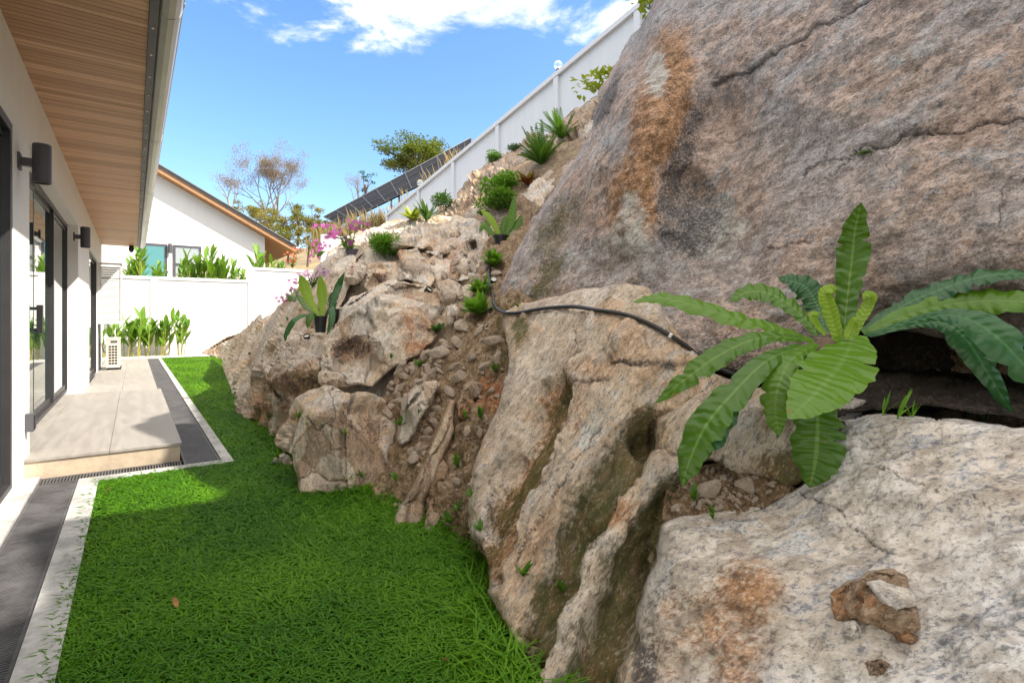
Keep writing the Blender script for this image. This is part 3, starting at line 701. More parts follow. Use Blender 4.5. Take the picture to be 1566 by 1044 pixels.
rock('ledge_soil', 'soil floor of the hollow behind the large fern, painted near-black for shade', M_hollow_shade,
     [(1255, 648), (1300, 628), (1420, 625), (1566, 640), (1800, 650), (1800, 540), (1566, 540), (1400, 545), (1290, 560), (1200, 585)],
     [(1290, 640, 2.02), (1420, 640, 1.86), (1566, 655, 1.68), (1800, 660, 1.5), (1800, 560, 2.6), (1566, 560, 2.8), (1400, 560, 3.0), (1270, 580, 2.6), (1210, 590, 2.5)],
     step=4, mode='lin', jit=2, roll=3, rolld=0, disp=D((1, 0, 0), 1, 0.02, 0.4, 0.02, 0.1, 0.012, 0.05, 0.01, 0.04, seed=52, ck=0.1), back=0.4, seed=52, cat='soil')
rock('hollow_shade_wall', 'added back wall of the hollow behind the large fern, painted near-black for shade', M_hollow_shade,  # dark sheet added behind the fern so the cavity stays black
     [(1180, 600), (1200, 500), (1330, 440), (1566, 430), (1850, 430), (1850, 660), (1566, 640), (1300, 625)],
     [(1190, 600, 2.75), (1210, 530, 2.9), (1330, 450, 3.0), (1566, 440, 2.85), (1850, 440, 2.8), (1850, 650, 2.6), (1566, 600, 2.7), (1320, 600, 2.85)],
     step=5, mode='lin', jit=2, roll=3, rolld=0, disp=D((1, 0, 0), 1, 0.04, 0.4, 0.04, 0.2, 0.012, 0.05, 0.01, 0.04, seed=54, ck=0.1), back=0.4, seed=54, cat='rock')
rock('gravel_pocket', 'brown gravelly soil pocket between the ledge rock and the front boulder', M_soil,
     [(1010, 790), (1020, 745), (1050, 715), (1110, 705), (1180, 730), (1220, 745), (1170, 775), (1090, 800), (1030, 815)],
     [(1020, 790, 2.06), (1050, 725, 2.22), (1120, 715, 2.2), (1200, 745, 2.02), (1100, 780, 2.02), (1060, 760, 2.1)],
     step=2.6, mode='lin', jit=2, roll=3, rolld=0, disp=D((1, 0, 0), 1, 0.02, 0.3, 0.03, 0.07, 0.02, 0.035, 0.01, 0.03, seed=53, ck=0.2), back=0.3, seed=53, cat='soil')

# ---- broken boulders on the left
DL = dict(a0=0.04, s0=1.0, a1=0.10, s1=0.55, a2=0.035, s2=0.2, a3=0.014, s3=0.07)
rock('rock_outcrop', 'wide fractured base of the rock outcrop between the boulders left of the gully', M_left,
     [(395, 640), (360, 615), (352, 570), (400, 520), (440, 460), (500, 400), (540, 360), (600, 338), (680, 332), (745, 334), (765, 380), (745, 430), (720, 470), (700, 520), (680, 560), (640, 640), (615, 700), (612, 745), (560, 755), (455, 758), (430, 700)],
     [(365, 610, 8.4), (400, 640, 6.7), (430, 700, 5.3), (455, 755, 4.35), (560, 752, 4.35), (612, 740, 4.3), (640, 640, 4.35), (680, 560, 4.6), (600, 640, 4.65), (500, 620, 4.95), (450, 600, 5.5), (720, 470, 5.15), (745, 420, 5.75), (760, 380, 6.2), (740, 336, 8.2), (600, 345, 9.0), (540, 370, 8.5), (640, 400, 7.0), (560, 440, 6.4), (500, 480, 6.2), (460, 520, 6.8), (400, 530, 8.6), (440, 470, 8.4), (620, 500, 5.4)],
     step=2.4, sharp=32, mode='lin', jit=4, roll=10, rolld=0.2, disp=D((0.3, 0.2, 1), 1.5, tl=1.5, **DL, seed=61, ck=0.9), back=1.0, seed=61, cat='rock outcrop', stains=[('rust', 700, 400, 40, 30, 0.6), ('rust', 640, 560, 40, 30, 0.3), ('pale', 620, 350, 90, 16, 0.6)])
DB = dict(a0=0.015, s0=0.8, a1=0.062, s1=0.40, a2=0.030, s2=0.15, a3=0.012, s3=0.045, rg=0.004)
def brock(name, label, outline, ctrl, seed, mat=None, stains=(), mode='facet', k=1.6, lines=(), sc=1.0, **kw):
    db = {a: b * (sc if a[0] in 'ar' else 1) for a, b in DB.items()}
    d_ = D((0.3, 0.2, 1), k, **db, seed=seed, ck=0.9, tl=1.5)
    if lines: d_ = crackline(lines, 4.0, 0.05, d_)
    a = dict(step=2.2, mode=mode, jit=2.5, roll=6, rolld=0.06, back=0.7, sharp=26); a.update(kw)
    return rock(name, label, mat or M_left, outline, ctrl, disp=d_, seed=seed, stains=stains, **a)

brock('skyline_rock', 'long grey sloping rock under the orchids at the left end of the rock face',
      [(545, 395), (525, 372), (505, 385), (492, 405), (470, 430), (445, 452), (425, 468), (408, 490), (392, 512), (385, 535), (390, 560), (400, 580), (440, 575), (480, 555), (500, 520), (520, 470), (540, 430)],
      [(530, 378, 8.0), (500, 392, 8.0), (470, 432, 7.8), (425, 470, 8.0), (392, 515, 8.2), (400, 575, 6.9), (470, 520, 6.4), (440, 560, 6.3), (500, 515, 5.7), (535, 440, 6.3), (480, 470, 6.9), (430, 510, 7.3), (545, 400, 7.2)], 71, mat=M_pale, sc=0.5, stains=[('rust', 480, 450, 30, 14, 0.4), ('dark', 410, 540, 24, 24, 0.4)])
brock('edge_rock', 'low pale rocks at the far end of the lawn below the sloping rock',
      [(400, 480), (360, 512), (342, 530), (340, 560), (352, 590), (362, 625), (385, 640), (400, 600), (410, 560), (405, 520)],
      [(395, 485, 10.5), (345, 535, 14.5), (344, 556, 13.0), (375, 530, 11.2), (360, 600, 8.2), (370, 632, 7.2), (400, 600, 6.9), (395, 540, 8.6), (372, 570, 9.2)], 72, mat=M_pale, sc=0.6, step=2.2, stains=[('rust', 365, 520, 20, 20, 0.5)])
brock('lit_bank', 'sunlit sandy rock bank rising along the foot of the white garden wall',
      [(300, 540), (325, 527), (350, 515), (375, 505), (400, 490), (430, 468), (455, 450), (470, 440), (465, 480), (430, 515), (400, 545), (370, 560), (345, 556), (325, 546)],
      [(305, 540, 18.5), (330, 528, 18.2), (375, 508, 17.6), (430, 470, 16.5), (462, 447, 15.5), (450, 490, 11.5), (400, 540, 11.0), (345, 553, 15.0), (365, 530, 14.8)], 73, mat=M_slope, step=2.2, sc=0.9, back=1.2)
brock('left_block', 'upright brown-streaked block at the lawn edge with a dark red overhang',
      [(388, 560), (408, 570), (416, 560), (440, 550), (466, 546), (496, 546), (488, 590), (474, 606), (462, 628), (455, 650), (456, 700), (440, 690), (425, 685), (405, 668), (390, 655), (380, 620)],
      [(466, 546, 5.25), (440, 550, 5.6), (496, 547, 5.1), (412, 564, 6.0), (386, 575, 7.2), (384, 620, 6.5), (400, 660, 5.85), (414, 588, 5.85), (425, 680, 4.95), (418, 606, 5.45), (416, 582, 5.6), (470, 565, 4.75), (492, 562, 4.7), (428, 608, 5.6), (480, 605, 4.95), (440, 640, 5.2), (456, 640, 4.7), (455, 695, 4.35)], 74, stains=[('rust', 450, 585, 36, 20, 1), ('dark', 460, 585, 40, 18, 0.7), ('rust', 395, 630, 18, 40, 0.7), ('rust', 445, 670, 16, 30, 0.5)],
      lines=[(0.5, (414, 590), (420, 640), (430, 685)), (0.5, (396, 580), (402, 630), (412, 670))])
brock('shoulder_rock', 'grey flat-topped rock below the black flower pot above the dark overhang',
      [(425, 500), (470, 510), (500, 512), (494, 540), (492, 562), (466, 560), (448, 552), (428, 570), (412, 585), (398, 566), (400, 535)],
      [(430, 510, 6.6), (500, 515, 5.55), (492, 558, 4.95), (466, 558, 5.1), (448, 548, 5.5), (414, 582, 5.75), (400, 545, 6.7), (460, 525, 5.7)], 75, mat=M_pale, stains=[('rust', 440, 530, 30, 16, 0.5)])
brock('middle_boulder', 'central tan boulder with a brown triangular hollow beside the stone rubble',
      [(495, 520), (512, 500), (525, 470), (545, 452), (575, 436), (600, 428), (632, 430), (660, 440), (682, 455), (684, 480), (672, 510), (655, 530), (640, 545), (610, 560), (590, 570), (570, 590), (545, 588), (510, 592), (492, 585), (489, 550)],
      [(498, 522, 5.0), (525, 472, 5.25), (580, 436, 5.6), (655, 438, 5.55), (684, 470, 5.35), (672, 512, 4.95), (640, 545, 4.62), (600, 560, 4.55), (570, 588, 4.45), (500, 585, 4.5), (494, 545, 4.6), (555, 470, 5.05), (610, 480, 4.85), (640, 470, 5.05), (505, 545, 4.55), (535, 515, 4.78), (560, 512, 4.95), (563, 550, 4.80), (535, 535, 4.9), (505, 538, 4.72), (580, 520, 4.6)], 76,
      stains=[('rust', 540, 532, 34, 16, 1), ('dark', 540, 530, 34, 14, 0.85), ('rust', 630, 490, 40, 26, 0.7), ('rust', 640, 530, 30, 16, 0.8), ('pale', 530, 480, 20, 30, 0.6), ('dark', 655, 470, 24, 14, 0.4)], lines=[(0.5, (563, 510), (566, 550), (560, 590)), (0.5, (665, 440), (680, 470), (676, 500))])
brock('front_block', 'large square-faced block standing in the grass, tan with a purplish right face',
      [(453, 612), (470, 598), (495, 590), (520, 598), (535, 604), (560, 600), (585, 612), (600, 630), (610, 655), (608, 690), (612, 715), (600, 745), (560, 755), (530, 765), (490, 770), (458, 768), (452, 700)],
      [(455, 615, 4.05), (480, 596, 4.15), (535, 604, 4.05), (580, 610, 4.25), (608, 655, 4.15), (530, 640, 3.78), (532, 750, 3.68), (456, 700, 3.82), (458, 765, 3.62), (500, 768, 3.62), (608, 740, 3.85), (570, 680, 3.86), (610, 700, 4.0), (490, 640, 3.82)], 77, sc=0.6,
      stains=[('rust', 570, 650, 24, 30, 0.7), ('dark', 570, 655, 24, 26, 0.65), ('rust', 540, 700, 40, 40, 0.4), ('rust', 470, 640, 20, 40, 0.3)], lines=[(0.9, (535, 604), (528, 650), (524, 700), (528, 755)), (0.5, (458, 730), (480, 722), (524, 738)), (0.4, (505, 605), (512, 640), (505, 690)), (0.4, (475, 640), (490, 655), (512, 640))])
brock('white_slab', 'pale slab leaning diagonally beside the stone-filled gully',
      [(640, 585), (668, 583), (672, 592), (650, 630), (634, 662), (625, 676), (612, 684), (606, 672), (608, 650), (612, 628), (626, 604)],
      [(650, 588, 3.95), (668, 586, 3.98), (660, 606, 3.9), (615, 630, 3.98), (632, 660, 3.82), (612, 682, 3.82), (630, 620, 3.82)], 78, mat=M_pale, sc=0.4, roll=5, rolld=0.07, jit=2)
brock('stone_plank', 'long narrow grey-brown rock rib like a plank from the gully down to the grass',
      [(688, 610), (697, 612), (694, 628), (694, 660), (682, 690), (665, 735), (648, 770), (645, 812), (635, 828), (605, 826), (597, 812), (606, 786), (625, 752), (650, 705), (668, 660)],
      [(692, 612, 3.8), (672, 660, 3.55), (692, 655, 3.62), (650, 710, 3.36), (668, 725, 3.40), (620, 765, 3.16), (648, 770, 3.24), (600, 812, 3.08), (622, 822, 2.98), (644, 808, 3.10), (636, 740, 3.22)], 79, sc=0.14, roll=6, rolld=0.10, jit=2, k=5, stains=[('dark', 640, 730, 14, 60, 0.5, 28), ('pale', 625, 800, 24, 20, 0.5)], lines=[(0.5, (690, 640), (668, 690), (640, 755), (622, 775))])
brock('gully_block', 'brown crumbling block right of the plank-like rib at the foot of the gully',
      [(678, 700), (688, 715), (684, 760), (672, 800), (655, 842), (646, 836), (648, 790), (655, 745), (668, 715)],
      [(680, 706, 3.40), (655, 760, 3.26), (684, 760, 3.3), (650, 835, 2.95), (670, 800, 3.05)], 80, mat=M_slope, sc=0.8, roll=6, rolld=0.07, jit=2, stains=[('rust', 668, 760, 20, 40, 0.7)])
brock('foot_rubble', 'small crumbling brown rock between the square block and the plank-like rib',
      [(612, 690), (622, 705), (624, 740), (612, 775), (585, 782), (560, 768), (575, 748), (600, 742), (608, 715)],
      [(615, 700, 3.86), (620, 740, 3.62), (610, 772, 3.38), (570, 765, 3.52), (600, 745, 3.72)], 81, mat=M_slope, roll=5, rolld=0.06, jit=2, stains=[('moss', 600, 760, 30, 20, 0.6)])
brock('reddish_chunk', 'rough red-brown rock lodged in the upper gully below the small fern',
      [(705, 600), (722, 588), (738, 592), (742, 610), (734, 634), (718, 644), (704, 640), (699, 622)],
      [(708, 602, 3.86), (738, 596, 3.8), (740, 620, 3.7), (706, 640, 3.66), (720, 615, 3.6)], 82, mat=M_slope, roll=6, rolld=0.1, jit=2, stains=[('rust', 715, 630, 20, 20, 1), ('dark', 720, 600, 20, 14, 0.5)])
brock('cleft_rock', 'split rock with a dark shaded face below the bright green bush',
      [(556, 440), (560, 420), (570, 402), (580, 398), (606, 400), (612, 408), (640, 424), (608, 432), (592, 446), (572, 452)],
      [(558, 440, 5.9), (566, 408, 6.05), (582, 398, 6.3), (610, 405, 6.2), (635, 424, 5.95), (592, 444, 5.85), (572, 450, 5.8), (570, 415, 5.85), (597, 418, 6.15), (585, 430, 6.0)], 83, roll=5, rolld=0.08, jit=2, stains=[('rust', 585, 425, 20, 14, 0.9), ('dark', 586, 428, 18, 14, 0.8)])
brock('upper_left_rock', 'pale jointed rock right of the bright green bush on the outcrop top',
      [(607, 384), (640, 378), (655, 400), (665, 425), (660, 440), (640, 432), (620, 425), (612, 405)],
      [(610, 386, 6.6), (642, 380, 6.7), (660, 410, 6.2), (658, 436, 5.75), (618, 424, 5.95), (612, 402, 6.2), (636, 405, 6.1)], 84, mat=M_pale, roll=5, rolld=0.08, jit=2, stains=[('rust', 610, 390, 10, 14, 0.9)])
brock('crest_rock', 'cream sunlit rock along the crest of the outcrop below the yellow-green plant',
      [(520, 372), (540, 358), (565, 348), (600, 345), (640, 338), (690, 333), (720, 330), (740, 338), (735, 352), (700, 365), (695, 385), (670, 395), (650, 382), (620, 376), (600, 380), (570, 378), (545, 395), (528, 390)],
      [(525, 372, 8.3), (565, 350, 9.2), (640, 339, 9.3), (720, 332, 9.0), (735, 350, 8.0), (690, 380, 7.0), (650, 380, 7.0), (600, 378, 7.2), (540, 392, 7.4), (640, 358, 7.9), (690, 350, 8.0)], 85, mat=M_pale, sc=1.3, roll=8, rolld=0.15, stains=[('rust', 640, 355, 40, 10, 0.4), ('rust', 660, 372, 30, 12, 0.6)])
brock('grey_wedge', 'grey wedge-shaped rock right of the crest beside the potted fern',
      [(700, 345), (716, 334), (738, 338), (756, 352), (760, 368), (752, 385), (742, 395), (734, 388), (728, 365), (716, 372), (704, 362)],
      [(702, 348, 7.4), (720, 335, 7.6), (752, 350, 7.3), (758, 370, 6.8), (742, 392, 6.4), (728, 364, 6.7), (712, 368, 6.9), (738, 360, 6.75)], 86, mat=M_pale, roll=5, rolld=0.08, jit=2, stains=[('dark', 715, 352, 14, 14, 0.5)])
brock('wedge_block', 'light rock with a brown shaded left side in the middle of the outcrop',
      [(697, 388), (706, 384), (722, 400), (730, 420), (715, 428), (700, 432), (688, 425), (690, 405)],
      [(700, 388, 6.2), (724, 404, 5.95), (728, 420, 5.7), (702, 430, 5.5), (690, 420, 5.75), (706, 402, 5.75)], 87, mat=M_pale, roll=5, rolld=0.07, jit=2, stains=[('rust', 693, 412, 8, 16, 1)])
brock('split_slab', 'long pale split slab between the central boulder and the gully plants',
      [(665, 435), (690, 425), (705, 440), (708, 460), (700, 480), (690, 500), (684, 480), (680, 455)],
      [(670, 436, 5.7), (692, 428, 5.75), (706, 450, 5.4), (690, 495, 4.95), (684, 465, 5.3)], 88, mat=M_pale, roll=4, rolld=0.06, jit=2)
brock('brown_knob', 'small brown knob of rock behind the black flower pot and orchid roots',
      [(528, 408), (545, 402), (562, 408), (560, 420), (545, 432), (530, 430)],
      [(530, 410, 6.5), (560, 410, 6.4), (545, 430, 6.1), (545, 414, 6.2)], 89, roll=4, rolld=0.08, jit=2, stains=[('rust', 545, 415, 20, 16, 0.6), ('dark', 545, 418, 20, 16, 0.4)])
brock('lawn_stone', 'jagged pale stone sunk in the grass left of the square block',
      [(412, 690), (425, 684), (434, 692), (448, 705), (452, 722), (436, 722), (424, 720), (414, 725), (410, 708)],
      [(413, 692, 4.85), (428, 686, 4.85), (450, 715, 4.3), (415, 722, 4.3), (432, 704, 4.4)], 90, mat=M_pale, roll=4, rolld=0.06, jit=2)
brock('white_edge_stone', 'pale fin of stone at the grass edge left of the upright block',
      [(358, 612), (370, 600), (384, 588), (386, 612), (390, 640), (376, 642), (364, 636)],
      [(360, 614, 7.4), (382, 592, 7.3), (388, 635, 6.2), (366, 634, 6.6), (376, 612, 6.8)], 91, mat=M_pale, roll=4, rolld=0.1, jit=2)

# ---- upper slope below the white fence
brock('upper_slope', 'brown earthy rock slope climbing beside the white fence',
      [(672, 332), (690, 316), (705, 290), (722, 268), (745, 248), (780, 232), (810, 222), (850, 195), (875, 170), (905, 150), (935, 135), (925, 215), (860, 270), (820, 320), (790, 345), (760, 350), (720, 345)],
      [(680, 330, 9.8), (705, 290, 11.2), (745, 250, 12.2), (810, 225, 11.5), (875, 175, 11.0), (880, 230, 8.0), (830, 290, 7.3), (790, 340, 7.0), (740, 340, 8.3), (770, 290, 9.0), (720, 320, 9.3)], 92, mat=M_slope, sc=2.2, step=2.6, back=1.5, roll=8, rolld=0.3, mode='lin', stains=[('moss', 700, 300, 20, 40, 0.4), ('rust', 760, 255, 40, 24, 0.5)])
brock('slope_rock', 'reddish rounded rock on the upper slope below the white fence',
      [(798, 215), (808, 205), (830, 207), (850, 202), (864, 210), (850, 232), (820, 238), (800, 232)],
      [(800, 218, 11.2), (830, 207, 11.2), (862, 210, 10.6), (850, 230, 9.8), (805, 232, 10.2), (830, 220, 10.0)], 93, mat=M_slope, roll=5, rolld=0.2, jit=2, sc=1.6)
brock('slope_edge_rock', 'brown rock at the foot of the fence with a small dark bush on it',
      [(655, 340), (668, 318), (680, 312), (695, 318), (712, 330), (705, 345), (680, 350)],
      [(658, 338, 10.0), (680, 313, 10.6), (710, 330, 9.6), (690, 346, 9.0), (682, 330, 9.4)], 94, mat=M_slope, roll=5, rolld=0.2, jit=2, sc=1.4)
brock('grey_prow', 'grey-white rock tucked against the giant boulder above the potted fern',
      [(792, 328), (800, 300), (815, 280), (838, 262), (850, 262), (848, 285), (830, 315), (806, 345), (794, 345)],
      [(794, 330, 6.9), (815, 282, 7.3), (845, 264, 7.4), (845, 290, 6.6), (800, 342, 6.3), (820, 305, 6.6)], 95, mat=M_pale, roll=6, rolld=0.14, jit=2, sc=1.2)

# ---- lookup of the rock surface
def make_bvh():
    vs = []; fs = []
    for v, f in ROCKS:
        b = len(vs); vs.extend(v.tolist()); fs.extend([tuple(i + b for i in q) for q in f])
    return BVHTree.FromPolygons(vs, fs)
BVH = make_bvh()
def hit(px, py, lift=0.0):
    r = Vector(ray(px, py)).normalized()
    p, n, i, d = BVH.ray_cast(Vector((0, 0, EYE)), r)
    if p is None:
        return WX(px, py, 3.0), np.array([-0.6, -0.3, 0.7])
    n = Vector(n)
    if n.dot(r) > 0: n = -n
    return np.array(p + n * lift), np.array(n)
# ================================================================ GROUND, PAVING
M_ground = plain('dry_earth', (0.20, 0.16, 0.10), 0.95, 0.15, 0.3)
M_lawn = plain('lawn_soil', (0.045, 0.075, 0.015), 0.95, 0.2, 5, 0.5)
M_conc = plain('pale_concrete', (0.50, 0.485, 0.45), 0.85, 0.06, 4, 0.15, bscale=120)
M_wconc = plain('kerb_concrete', (0.42, 0.415, 0.40), 0.8, 0.17, 3.5, 0.35, bscale=120)
M_tileside = plain('travertine_riser', (0.46, 0.37, 0.27), 0.7, 0.09, 5, 0.1)
M_grate = plain('dark_grating', (0.085, 0.082, 0.085), 0.6, 0.22, 3.5)
M_gdark = plain('drain_bottom', (0.02, 0.02, 0.021), 0.9, 0.1, 4)

def tilemat():
    k = NM('stone_tile'); p = k.obj()
    n1 = k.noise(k.mapping(p, (9, 1.2, 1)), 1.6, 6, 0.6); n2 = k.noise(p, 40, 4, 0.6)
    c = k.mix(k.mr(k.math('ADD', k.math('MULTIPLY', n1, 0.8), k.math('MULTIPLY', n2, 0.2)), 0.35, 0.65), (0.26, 0.238, 0.212), (0.335, 0.31, 0.28))
    k.principled(Base_Color=c, Roughness=k.mr(n1, 0.3, 0.7, 0.42, 0.6), Normal=k.bump(n2, 0.08, 0.005))
    return k.m
M_tile = tilemat()

mb = MB(); S = 600.0
mb.add([(-S, -S, -0.6), (S, -S, -0.6), (S, S, -0.6), (-S, S, -0.6)], [(0, 1, 2, 3)])
struct(mb.build('ground', M_ground))

# lawn: bounded by kerbs on the house side, running in under the rocks
mb = MB(); pts = []
for Y in np.r_[np.arange(-2.5, 5.0, 0.25), 5.0]: pts.append((-0.215, Y))
for Y in np.arange(5.0, 20.4, 0.4): pts.append((0.66, Y))
n0 = len(pts)
rows = []
for (x, y) in pts:
    xe = float(edgeX(y)) + 0.5
    rows.append([(x + (xe - x) * t, y, 0.012 * math.sin(x * 9 + y * 5 + t * 7) * (t > 0)) for t in np.linspace(0, 1, 8)])
vs = [p for r in rows for p in r]
mb.add(vs, [(j * 8 + i, j * 8 + i + 1, (j + 1) * 8 + i + 1, (j + 1) * 8 + i) for j in range(len(rows) - 1) for i in range(7)])
struct(mb.build('lawn', M_lawn, smooth=True))

# kerbs
mb = MB()
mb.box(-0.33, -0.21, -2.5, 4.96, -0.3, 0.025)
mb.box(-0.33, 0.60, 4.96, 5.07, -0.3, 0.025)
mb.box(0.60, 0.68, 4.96, 19.5, -0.3, 0.028)
struct(mb.build('kerb', M_wconc))
mb = MB(); mb.box(-0.665, -0.57, -2.5, 5.29, -0.3, 0.03)
struct(mb.build('wall_kerb', M_wconc))
# drain channels: bottom plus bar gratings
mb = MB()
mb.box(-0.57, -0.33, -2.5, 5.29, -0.3, -0.055); mb.box(-0.33, 0.60, 5.07, 5.29, -0.3, -0.055); mb.box(0.33, 0.60, 5.29, 19.4, -0.3, -0.055)
struct(mb.build('drain_floor', M_gdark))
def grating(label, x0, x1, y0, y1, along, pitch):
    mb = MB(); z0, z1 = -0.012, 0.012
    a, b = (y0, y1) if along == 'y' else (x0, x1)
    t = a + pitch * 0.3
    while t + pitch * 0.55 < b:
        if along == 'y': mb.box(x0 + 0.018, x1 - 0.018, t, t + pitch * 0.55, z0, z1)
        else: mb.box(t, t + pitch * 0.55, y0 + 0.018, y1 - 0.018, z0, z1)
        t += pitch
    if along == 'y':
        for x in (x0 + 0.004, x1 - 0.018): mb.box(x, x + 0.014, y0, y1, z0, z1 + 0.002)
    else:
        for y in (y0 + 0.004, y1 - 0.018): mb.box(x0, x1, y, y + 0.014, z0, z1 + 0.002)
    o = mb.build('drain_grating', M_grate, origin=(x0, y0, 0)); tag(o, label, 'grating', 'drain gratings')
grating('long dark drain grating beside the house wall, nearest the camera', -0.57, -0.33, -2.5, 5.08, 'y', 0.0165)
grating('narrow ribbed drain grating across the front of the raised step', -0.57, 0.33, 5.085, 5.28, 'x', 0.019)
grating('dark grating strip between the raised tile step and the lawn', 0.335, 0.60, 5.085, 19.4, 'y', 0.03)
# raised tile platform and lower walk
mb = MB()
for (xa, xb) in ((-0.665, -0.158), (-0.155, 0.33)):
    for (ya, yb) in ((5.285, 7.45), (7.453, 9.6)):
        mb.box(xa, xb, ya, yb, 0.145, 0.165)
mb.box(-0.93, -0.668, 5.545, 9.598, 0.14, 0.1635)
p = struct(mb.build('patio', M_tile))
mb = MB(); mb.box(-0.665, 0.318, 5.298, 9.59, -0.3, 0.144)
struct(mb.build('patio_riser', M_tileside))
mb = MB()
for i in range(4):
    for (xa, xb) in ((-0.665, -0.158), (-0.155, 0.33)):
        mb.box(xa, xb, 9.603 + i * 2.48, 9.60 + (i + 1) * 2.48, -0.3, 0.02)
struct(mb.build('walkway', M_tile))
mb = MB(); mb.box(-1.5, 3.4, 19.53, 21.4, -0.3, 0.035); struct(mb.build('planting_bed', M_conc))

# ================================================================ HOUSE
M_wall = plain('white_render', (0.85, 0.845, 0.835), 0.85, 0.018, 2.5, 0.10, bscale=180)
M_wallw = plain('white_paint', (0.68, 0.68, 0.67), 0.7, 0.012, 1.6, 0.05, bscale=120, stretch=(2.5, 2.5, 0.35))
M_frame = plain('dark_frame', (0.035, 0.033, 0.036), 0.4, 0.05, 6)
M_metal = plain('gutter_paint', (0.55, 0.55, 0.53), 0.32, 0.04, 3, metal=0.25)
M_dgrey = plain('charcoal_metal', (0.075, 0.072, 0.085), 0.5, 0.05, 5)
M_roof = plain('roof_tiles', (0.12, 0.115, 0.115), 0.8, 0.1, 3, 0.4)
M_white = plain('white_plastic', (0.75, 0.75, 0.73), 0.45, 0.03, 3)
M_black = plain('black_plastic', (0.015, 0.015, 0.017), 0.45, 0.1, 6)
M_rivet = plain('bright_screw', (0.7, 0.7, 0.7), 0.3, 0.02, 3, metal=0.8)
def glassmat(name, col):
    k = NM(name)
    k.principled(Base_Color=col, Roughness=0.02, IOR=1.6, Specular_IOR_Level=0.9, Coat_Weight=0.6, Coat_Roughness=0.01)
    return k.m
M_glass = glassmat('dark_glass', (0.012, 0.045, 0.04))
M_glassteal = glassmat('teal_glass', (0.03, 0.20, 0.20))
M_glassgrey = glassmat('curtained_glass', (0.30, 0.32, 0.32))
def soffitmat():
    k = NM('soffit_wood'); p = k.obj()
    t = k.attr('tint').outputs['Fac']
    n1 = k.noise(k.mapping(p, (1.3, 30, 1)), 2.0, 6, 0.65, 0.4); n2 = k.noise(p, 1.4, 3)
    f = k.math('ADD', k.math('MULTIPLY', t, 0.5), k.math('MULTIPLY', n1, 0.5))
    c = k.mix(k.mr(f, 0.25, 0.75), (0.44, 0.225, 0.11), (0.68, 0.40, 0.225))
    c = k.mix(k.math('MULTIPLY', k.mr(n2, 0.5, 0.7), 0.35), c, (0.52, 0.31, 0.19))
    k.principled(Base_Color=c, Roughness=0.5, Specular_IOR_Level=0.4, Normal=k.bump(n1, 0.15, 0.003))
    return k.m
M_soffit = soffitmat()

XW, YE = -0.66, 17.0
house = thing('house', 'white single-storey house with wooden eaves and glass doors along the left side', 'house', (-0.66, 8, 0))
mb = MB()
th = 0.24
def wall(y0, y1, z0=-0.05, z1=3.10): mb.box(XW - th, XW, y0, y1, z0, z1)
wall(-3, 1.6); wall(1.6, 4.86, -0.05, 0.07); wall(1.6, 4.86, 2.50, 3.10)
wall(4.86, 5.54); wall(5.54, 10.0, 2.56, 3.10); wall(10.0, 12.35)
wall(12.35, 15.1, 2.5, 3.10); wall(15.1, YE)
mb.box(-7, XW - th, YE - 0.24, YE, -0.05, 3.10)
mb.box(-7, XW - th, -3, -2.76, -0.05, 3.10); mb.box(-7.24, -7, -3, YE, -0.05, 3.1)
mb.build('wall', M_wall, house)
mb = MB(); mb.box(-7, XW - th, -2.7, YE - 0.3, 0.10, 0.145); mb.build('floor', M_tile, house)
# eaves
mb = MB(); y = -3.0; i = 0
while y < YE - 0.02:
    t = rnd.random()
    mb.box(XW - 0.02, 0.075, y, y + 0.052, 3.075 + 0.0006 * (i % 2), 3.10, tint=t)
    y += 0.058; i += 1
mb.build('soffit', M_soffit, house)
mb = MB()
mb.prism([(XW - 0.05, 3.108), (0.20, 3.108), (0.20, 3.24), (-4.2, 5.1), (-7.6, 3.3), (-7.6, 3.108)], 1, -3.1, YE + 0.02)
mb.build('roof', M_roof, house)
mb = MB(); mb.box(0.077, 0.125, -3, YE, 3.06, 3.105); fb = mb.build('fascia', M_dgrey, house)
mb = MB(); y = 1.6
while y < YE:
    mb = MB(); mb.lathe((0.100, y, 3.0595), [(0.0, -0.007), (0.007, -0.007), (0.009, 0.001)], 8); mb.build('screw', M_rivet, fb); y += 0.42
gp = [(0.118, 3.14), (0.122, 3.09), (0.140, 3.055), (0.172, 3.037), (0.206, 3.043), (0.232, 3.068), (0.245, 3.105), (0.248, 3.15), (0.258, 3.155), (0.258, 3.165), (0.240, 3.165), (0.236, 3.11), (0.222, 3.078), (0.2, 3.056), (0.172, 3.05), (0.146, 3.066), (0.132, 3.098), (0.128, 3.14)]
mb = MB(); mb.prism(gp, 1, -3, YE + 0.02)
gt = mb.build('gutter', M_metal, house, smooth=False)
for y in (1.1, 3.9, 6.7, 9.5, 12.3, 15.1):
    mb = MB(); mb.prism([(0.185 + (x - 0.185) * 1.05, 3.10 + (z - 3.10) * 1.06) for x, z in gp[:10]] + [(0.24, 3.16), (0.13, 3.13)], 1, y, y + 0.05)
    mb.build('joint', M_metal, gt)
